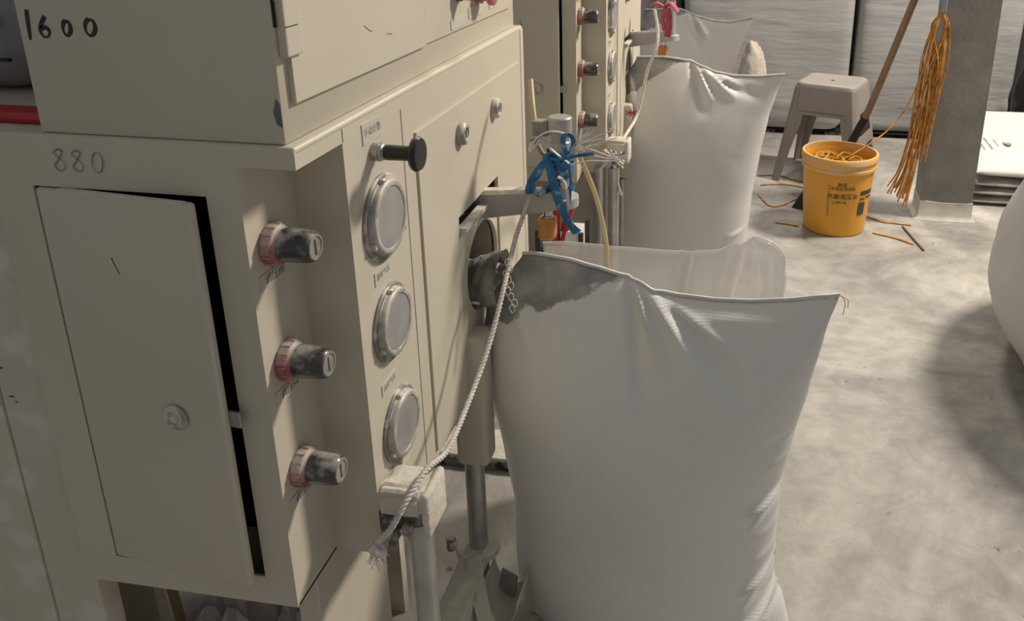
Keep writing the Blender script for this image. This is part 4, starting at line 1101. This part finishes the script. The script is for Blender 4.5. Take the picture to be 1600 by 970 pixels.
for (qx, qy) in ((1, 1), (-1, 1), (-1, -1), (1, -1)):
    bm = B(); prev = None
    for z in (sh_ - 0.02, sh_ - 0.2, sh_ - 0.34, 0.0):
        h = halfw(z); wl = 0.078 if z > sh_ - 0.35 else 0.045
        if z == sh_ - 0.34: wl = 0.060
        pts = [(h, h - wl), (h - 0.002, h - 0.02), (h - 0.02, h - 0.002), (h - wl, h), (h - wl, h - 0.008), (h - 0.024, h - 0.012), (h - 0.012, h - 0.024), (h - 0.008, h - wl)]
        ring = [bm.verts.new(srot((x * qx, y * qy, z))) for x, y in pts]
        if prev:
            for i in range(8):
                j = (i + 1) % 8; bm.faces.new((prev[i], prev[j], ring[j], ring[i]))
        else: bm.faces.new(ring)
        prev = ring
    bm.faces.new(prev)
    obj('leg', bm, m_stool, stl)

# broom with black head, leaning
bm = B(); tube(bm, [(0.80, 3.80, 1.18), (0.745, 3.80, 0.985), (0.60, 3.83, 0.452), (0.57, 3.84, 0.38)], 0.0165, 12, k=4)
brm = thing('broom', 'broom with long brown stick leaning behind the yellow bucket', 'broom', (0.42, 3.8, 0))
obj('broom_stick', bm, m_wood, brm, smooth=60)
bm = B(); tube(bm, [(0.585, 3.837, 0.40), (0.50, 3.83, 0.20), (0.43, 3.80, 0.09)], 0.02, 10, k=3)
prism_z(bm, [(0.27, 3.66), (0.40, 3.60), (0.56, 3.80), (0.50, 3.86), (0.32, 3.86)], 0.0, 0.06)
for v in bm.verts:
    if v.co.z > 0.055 and v.co.z < 0.065 and v.co.x < 0.36: v.co.z = 0.075; v.co.x += 0.04
obj('broom_head', bm, m_rubber, brm, smooth=30)

# ------------------------------------------------------------------ steel post and twine hank
post = thing('steel_post', 'galvanised steel column standing right of the yellow bucket, powder round its foot', 'post', (0.95, 3.7, 0))
bm = B()
def rotp(x, y, a=-0.05): return (0.955 + x * math.cos(a) - y * math.sin(a), 3.70 + x * math.sin(a) + y * math.cos(a))
prism_z(bm, [rotp(-0.105, -0.075), rotp(0.098, -0.075), rotp(0.098, 0.085), rotp(-0.105, 0.085)], 0, 3.2)
for v in bm.verts:
    v.co.x += 0.00 * v.co.z
bmesh.ops.bevel(bm, geom=bm.edges[:], offset=0.006, segments=2, affect='EDGES')
obj('post_shaft', bm, m_galv, post, smooth=40)
bm = B(); prism_z(bm, [rotp(-0.122, -0.085), rotp(-0.1, -0.085), rotp(-0.1, 0.085), rotp(-0.122, 0.085)], 0.0, 3.2)
obj('post_flange', bm, m_galv, post)
bm = B()
prev = None
for (k, z) in ((1.18, 0.001), (1.07, 0.008), (1.02, 0.02), (1.005, 0.085)):
    pts = [rotp(-0.124 * k, -0.088 * k), rotp(-0.03, -0.082 * k - (0.012 if z < 0.01 else 0)), rotp(0.100 * k, -0.078 * k), rotp(0.100 * k, 0.087 * k), rotp(-0.124 * k, 0.087 * k)]
    ring = [bm.verts.new((x, y, z + (0.012 * noise.noise(Vector((x * 9, y * 9, z))) if z > 0.05 else 0))) for x, y in pts]
    if prev:
        for i in range(5):
            j = (i + 1) % 5; bm.faces.new((prev[i], prev[j], ring[j], ring[i]))
    prev = ring
bm.faces.new(prev)
obj('powder_skirt', bm, mat('caked_powder', (0.60, 0.57, 0.52), (0.50, 0.48, 0.44), scale=20, rough=0.9), post, smooth=40)

hk = thing('twine_hank', 'hank of orange plastic twine hanging from a clip on the steel post', 'twine', (0.80, 3.60, 0.2))
hx, hy = 0.795, 3.57
bm = B(); r6 = random.Random(21)
for i in range(46):
    a = r6.gauss(0, 1); sp = r6.uniform(-0.045, 0.045)
    zb_ = r6.uniform(0.28, 0.52)
    side = -1 if i % 2 else 1
    P_ = [(hx + 0.012 + r6.uniform(-.004, .004), hy, 0.93), (hx + 0.012 + side * (0.014 + abs(sp) * 0.5), hy + r6.uniform(-.01, .01), 0.86), (hx + sp + side * 0.012, hy + r6.uniform(-.02, .02), 0.72),
          (hx - 0.01 + sp * 1.1, hy + r6.uniform(-.02, .02), 0.58), (hx - 0.02 + sp * 0.9, hy + r6.uniform(-.02, .02), zb_)]
    tube(bm, P_, 0.0024, 5, k=5)
for i in range(18):
    sp = r6.uniform(-0.03, 0.03)
    P_ = [(hx - 0.02 + sp, hy, 0.50), (hx - 0.035 + sp, hy + r6.uniform(-.02, .02), 0.36), (hx - 0.055 + sp * 1.3, hy + r6.uniform(-.03, .0), 0.24), (hx - 0.085 + sp * 1.6, hy - 0.02, 0.13 + r6.uniform(-0.06, 0.06))]
    tube(bm, P_, 0.0032, 5, k=5)
o = obj('twine_strands', bm, m_orange, hk, smooth=60)
o['kind'] = 'stuff'
bm = B(); box(bm, hx - 0.002, hx + 0.026, hy - 0.008, hy + 0.016, 0.925, 1.02, 0.004); box(bm, hx + 0.005, hx + 0.04, hy + 0.0, hy + 0.04, 0.99, 1.02)
obj('clip', bm, mat('blue_grey_clip', (0.20, 0.26, 0.30), (0.3, 0.32, 0.33)), hk)
bm = B()
P_ = [(hx - 0.045, hy, 0.66), (hx - 0.075, hy - 0.02, 0.56), (0.66, 3.54, 0.45), (0.57, 3.50, 0.375), (0.47, 3.47, 0.312)]
tube(bm, P_, 0.0032, 6)
obj('loose_strand', bm, m_orange, hk, smooth=60)

# twine on the floor
def fl(px):
    return px
tw = [[(0.12, 4.10), (0.22, 4.12), (0.32, 4.05), (0.42, 4.0)], [(0.13, 3.95), (0.25, 3.98), (0.38, 3.93)], [(0.12, 3.80), (0.17, 3.66), (0.23, 3.68), (0.30, 3.78)], [(0.19, 3.45), (0.24, 3.44), (0.29, 3.42)],
      [(0.60, 3.60), (0.66, 3.54), (0.72, 3.53), (0.78, 3.52)], [(0.60, 3.40), (0.68, 3.36), (0.75, 3.30)], [(0.74, 3.50), (0.76, 3.36), (0.78, 3.24)]]
desc = ['top long piece left of the bucket', 'second long piece left of the bucket', 'curled piece nearest the second sack', 'short piece left of the bucket foot', 'piece between bucket and post', 'piece before the post foot', 'dark piece pointing at the camera by the post']
for i, (p_, d_) in enumerate(zip(tw, desc)):
    bm = B(); tube(bm, [(x, y, 0.0045) for x, y in p_], 0.0042, 6, flat=0.8)
    o = obj('twine_scrap', bm, m_orange if i < 6 else mat('dark_twine', (0.12, 0.10, 0.09), (0.09, 0.08, 0.07)), None, smooth=60, org=(p_[0][0], p_[0][1], 0))
    tag(o, 'orange twine scrap on the floor, ' + d_ if i < 6 else 'grey twine scrap on the floor, ' + d_, 'twine', 'twine scraps on the floor')

# ------------------------------------------------------------------ bulk bags
def bulk(name, lab, c, a, b, h, m, seed, e=0.28, group=None, nu=96, nv=72, wr=1.0, rot=0.0, z0=0.0, taper=0.0):
    t = thing(name, lab, 'bulk bag', (c[0], c[1], z0), group)
    bm = B(); rows = []
    for j in range(nv + 1):
        v = -PI / 2 + PI * j / nv
        row = []
        cv = math.copysign(abs(math.cos(v)) ** (e * 0.6), 1); sv = math.copysign(abs(math.sin(v)) ** (e * 1.3), math.sin(v))
        for i in range(nu):
            u = 2 * PI * i / nu
            cu = math.copysign(abs(math.cos(u)) ** e, math.cos(u)); su = math.copysign(abs(math.sin(u)) ** e, math.sin(u))
            p = Vector((a * cv * cu, b * cv * su, h / 2 * sv))
            q = Vector((p.x * 1.2, p.y * 1.2, p.z * 7 + 0.8 * math.sin(p.x * 3)))
            d = wr * (0.026 * noise.noise(q + Vector((seed, 0, 0))) + 0.008 * noise.noise(Vector((p.x * 6, p.y * 6, p.z * 16 + seed))))
            rad = Vector((p.x, p.y, 0)).normalized() if Vector((p.x, p.y, 0)).length > 1e-5 else Vector((0, 0, 0))
            bulge = 1 + 0.05 * math.cos(p.z / h * PI) - taper * (p.z / h + 0.5)
            x, y = p.x * bulge + rad.x * d, p.y * bulge + rad.y * d
            row.append(bm.verts.new((c[0] + x * math.cos(rot) - y * math.sin(rot), c[1] + x * math.sin(rot) + y * math.cos(rot), z0 + h / 2 + p.z)))
        rows.append(row)
    for A, C in zip(rows, rows[1:]):
        for i in range(nu):
            j = (i + 1) % nu; bm.faces.new((A[i], A[j], C[j], C[i]))
    bmesh.ops.remove_doubles(bm, verts=bm.verts, dist=0.0005)
    obj('bag_body', bm, m, t, smooth=180)
    return t
GB = 'grey bulk bags along the back'
pal = thing('pallet', 'low dark pallet under the grey bulk bag behind the stool', 'pallet', (0.2, 5.4, 0), 'pallets under the bulk bags')
for x in (-0.22, 0.18, 0.58):
    bm = B(); box(bm, x - 0.05, x + 0.05, 4.98, 5.88, 0, 0.022); obj('runner', bm, m_greyd, pal)
bm = B(); box(bm, -0.27, 0.63, 4.97, 5.90, 0.022, 0.030); obj('deck', bm, m_black, pal)
pal2 = thing('pallet', 'low dark pallet under the grey bulk bag behind the steel post', 'pallet', (1.15, 5.4, 0), 'pallets under the bulk bags')
for x in (0.76, 1.16, 1.54):
    bm = B(); box(bm, x - 0.05, x + 0.05, 4.98, 5.88, 0, 0.022); obj('runner', bm, m_greyd, pal2)
bm = B(); box(bm, 0.70, 1.60, 4.97, 5.90, 0.022, 0.030); obj('deck', bm, m_black, pal2)
b1 = bulk('bulk_bag', 'grey woven bulk bag standing behind the plastic stool', (0.150, 5.38), 0.475, 0.45, 1.55, m_fibc, 1.0, e=0.13, group=GB, z0=0.03)
b2 = bulk('bulk_bag', 'grey woven bulk bag standing behind the steel post', (1.130, 5.42), 0.440, 0.45, 1.55, m_fibc, 7.0, e=0.13, group=GB, z0=0.03)
b3 = bulk('bulk_bag', 'mauve grey bulk bag at the far left, behind the third sack', (-0.96, 5.55), 0.55, 0.45, 1.45, m_purple, 12.0, e=0.13, group=GB, z0=0.0)
b4 = bulk('bulk_bag', 'grey bulk bag at the right end of the back row', (2.20, 5.55), 0.50, 0.45, 1.55, m_fibc, 17.0, e=0.13, group=GB, z0=0.0)
bm = B(); crumple(bm, (1.62, 4.75, 0.30), 0.11, 0.12, 0.30, 2.0, amp=0.1)  # plain rounded shape for an unidentified dark object
o = obj('dark_object', bm, m_rubber, None, smooth=180, org=(1.62, 4.75, 0)); tag(o, 'rounded black object behind the folded white sacks at the right edge', 'sack')
# the round white bulk bag at the right
bb = thing('bulk_bag', 'big round white bulk bag at the right edge, standing on the floor near the camera', 'bulk bag', (1.45, 2.36, 0))
bm = B(); pr = []
for i in range(61):
    z = 0.002 + 0.90 * i / 60
    q = (z - 0.28) / (0.68 if z > 0.28 else 0.46)
    pr.append((z, 0.655 * math.sqrt(max(0.0, 1 - q * q)) * (1 if z < 0.86 else 1 - 1.5 * (z - 0.86))))
lathe(bm, (1.45, 2.36, 0), (0, 0, 1), pr, 96)
for v in bm.verts:
    d = Vector((v.co.x - 1.45, v.co.y - 2.36, 0)); d.normalize()
    v.co += d * (0.018 * noise.noise(Vector((v.co.x * 2, v.co.y * 2, v.co.z * 5))) + 0.004 * noise.noise(Vector((v.co.x * 5, v.co.y * 5, v.co.z * 16))))
obj('bag_body', bm, m_fibc2, bb, smooth=60)
bm = B(); tube(bm, [(1.45 + 0.54 * math.cos(t), 2.36 + 0.54 * math.sin(t), 0.012) for t in [k * PI / 24 for k in range(49)]], 0.006, 6, k=1)
obj('bottom_seam', bm, m_fibc2, bb, smooth=60)

# white tied sack behind the third sack
bm = B(); crumple(bm, (0.065, 4.55, 0.28), 0.085, 0.09, 0.34, 5.0, amp=0.12)
o = obj('tied_sack', bm, mat('pinkish_white_sack', (0.62, 0.56, 0.50), (0.52, 0.45, 0.41), scale=12, rough=0.8, bump=0.4, bscale=40), None, smooth=180, org=(0.065, 4.55, 0)); tag(o, 'small pinkish white sack peeking out behind the third sack', 'sack')

# stack of printed white sacks at the right
ss = [('bottom', 0.0, m_sacklow), ('second', 0.045, m_sacklow), ('third', 0.085, m_sacklow), ('top', 0.125, m_sackw)]
GSX = 'folded white sacks stacked right of the steel post'
def flat_sack(z0, h, lab, m, seed, tilt):
    t = thing('folded_sack', lab, 'sack', (1.45, 4.15, z0), GSX)
    bm = B(); nx, ny = 40, 30; x0, x1, y0, y1 = 1.10 + 0.008 * seed, 1.85, 3.84 + 0.006 * seed, 4.50
    def P_(i, j, s):
        u, v = i / nx, j / ny
        e = (1 - abs(2 * u - 1) ** 6) * (1 - abs(2 * v - 1) ** 6)
        x = x0 + (x1 - x0) * u; y = y0 + (y1 - y0) * v
        n_ = 0.002 * noise.noise(Vector((x * 8, y * 8, seed + s)))
        z = z0 + h / 2 + s * (h / 2) * max(0, e) ** 0.35 + n_ * min(1, 3 * e) * (1 if s > 0 else 0) + tilt * v * (1 if s > 0 else 0.85)
        return Vector((x + 0.01 * noise.noise(Vector((y * 6, seed, 0))), y + 0.008 * noise.noise(Vector((x * 7, seed, 4))), max(z0 if tilt == 0 else 0, z)))
    for s in (-1, 1):
        g = [[bm.verts.new(P_(i, j, s)) for i in range(nx + 1)] for j in range(ny + 1)]
        for j in range(ny):
            for i in range(nx):
                q = (g[j][i], g[j][i + 1], g[j + 1][i + 1], g[j + 1][i]); bm.faces.new(q if s > 0 else q[::-1])
    bmesh.ops.remove_doubles(bm, verts=bm.verts, dist=0.0005)
    obj('sack_body', bm, m, t, smooth=180)
    return t, P_
names = ['lowest grey folded sack of the stack right of the post', 'second folded sack from the floor in the stack right of the post', 'third folded sack, just under the printed white top one']
for i, n_ in enumerate(names): flat_sack(0.002 + 0.040 * i, 0.034, n_, m_sacklow, i, 0.0)
ts, TP = flat_sack(0.126, 0.045, 'bright white printed sack on top of the stack right of the post', m_sackw, 3, 0.15)
bm = B(); r7 = random.Random(3)
def top_z(x, y):
    i = (x - 1.124) / (1.85 - 1.124) * 40; j = (y - 3.858) / (4.50 - 3.858) * 30
    return TP(i, j, 1).z + 0.0025
for (x, ya, yb, wd) in ((1.150, 4.06, 4.16, 0.006), (1.163, 4.05, 4.17, 0.005), (1.176, 4.07, 4.18, 0.008), (1.192, 4.05, 4.18, 0.009), (1.225, 4.06, 4.16, 0.012), (1.262, 4.09, 4.15, 0.007)):
    y = ya
    while y < yb:
        l = r7.uniform(0.006, 0.014)
        q = [(x, y), (x + wd, y + 0.003), (x + wd - 0.002, y + l), (x - 0.002, y + l - 0.003)]
        bm.faces.new([bm.verts.new((a - (y - ya) * 0.15, b, top_z(a, b))) for a, b in q]); y += l + 0.004
vs = [bm.verts.new((1.312 + 0.020 * math.cos(t), 4.12 + 0.035 * math.sin(t), top_z(1.31, 4.12) + 0.001)) for t in [k * PI / 6 for k in range(12)]]
bm.faces.new(vs)
obj('sack_print', bm, mat('grey_sack_print', (0.30, 0.30, 0.30), (0.24, 0.24, 0.25)), ts)['kind'] = 'stuff'
bpy.context.view_layer.update()
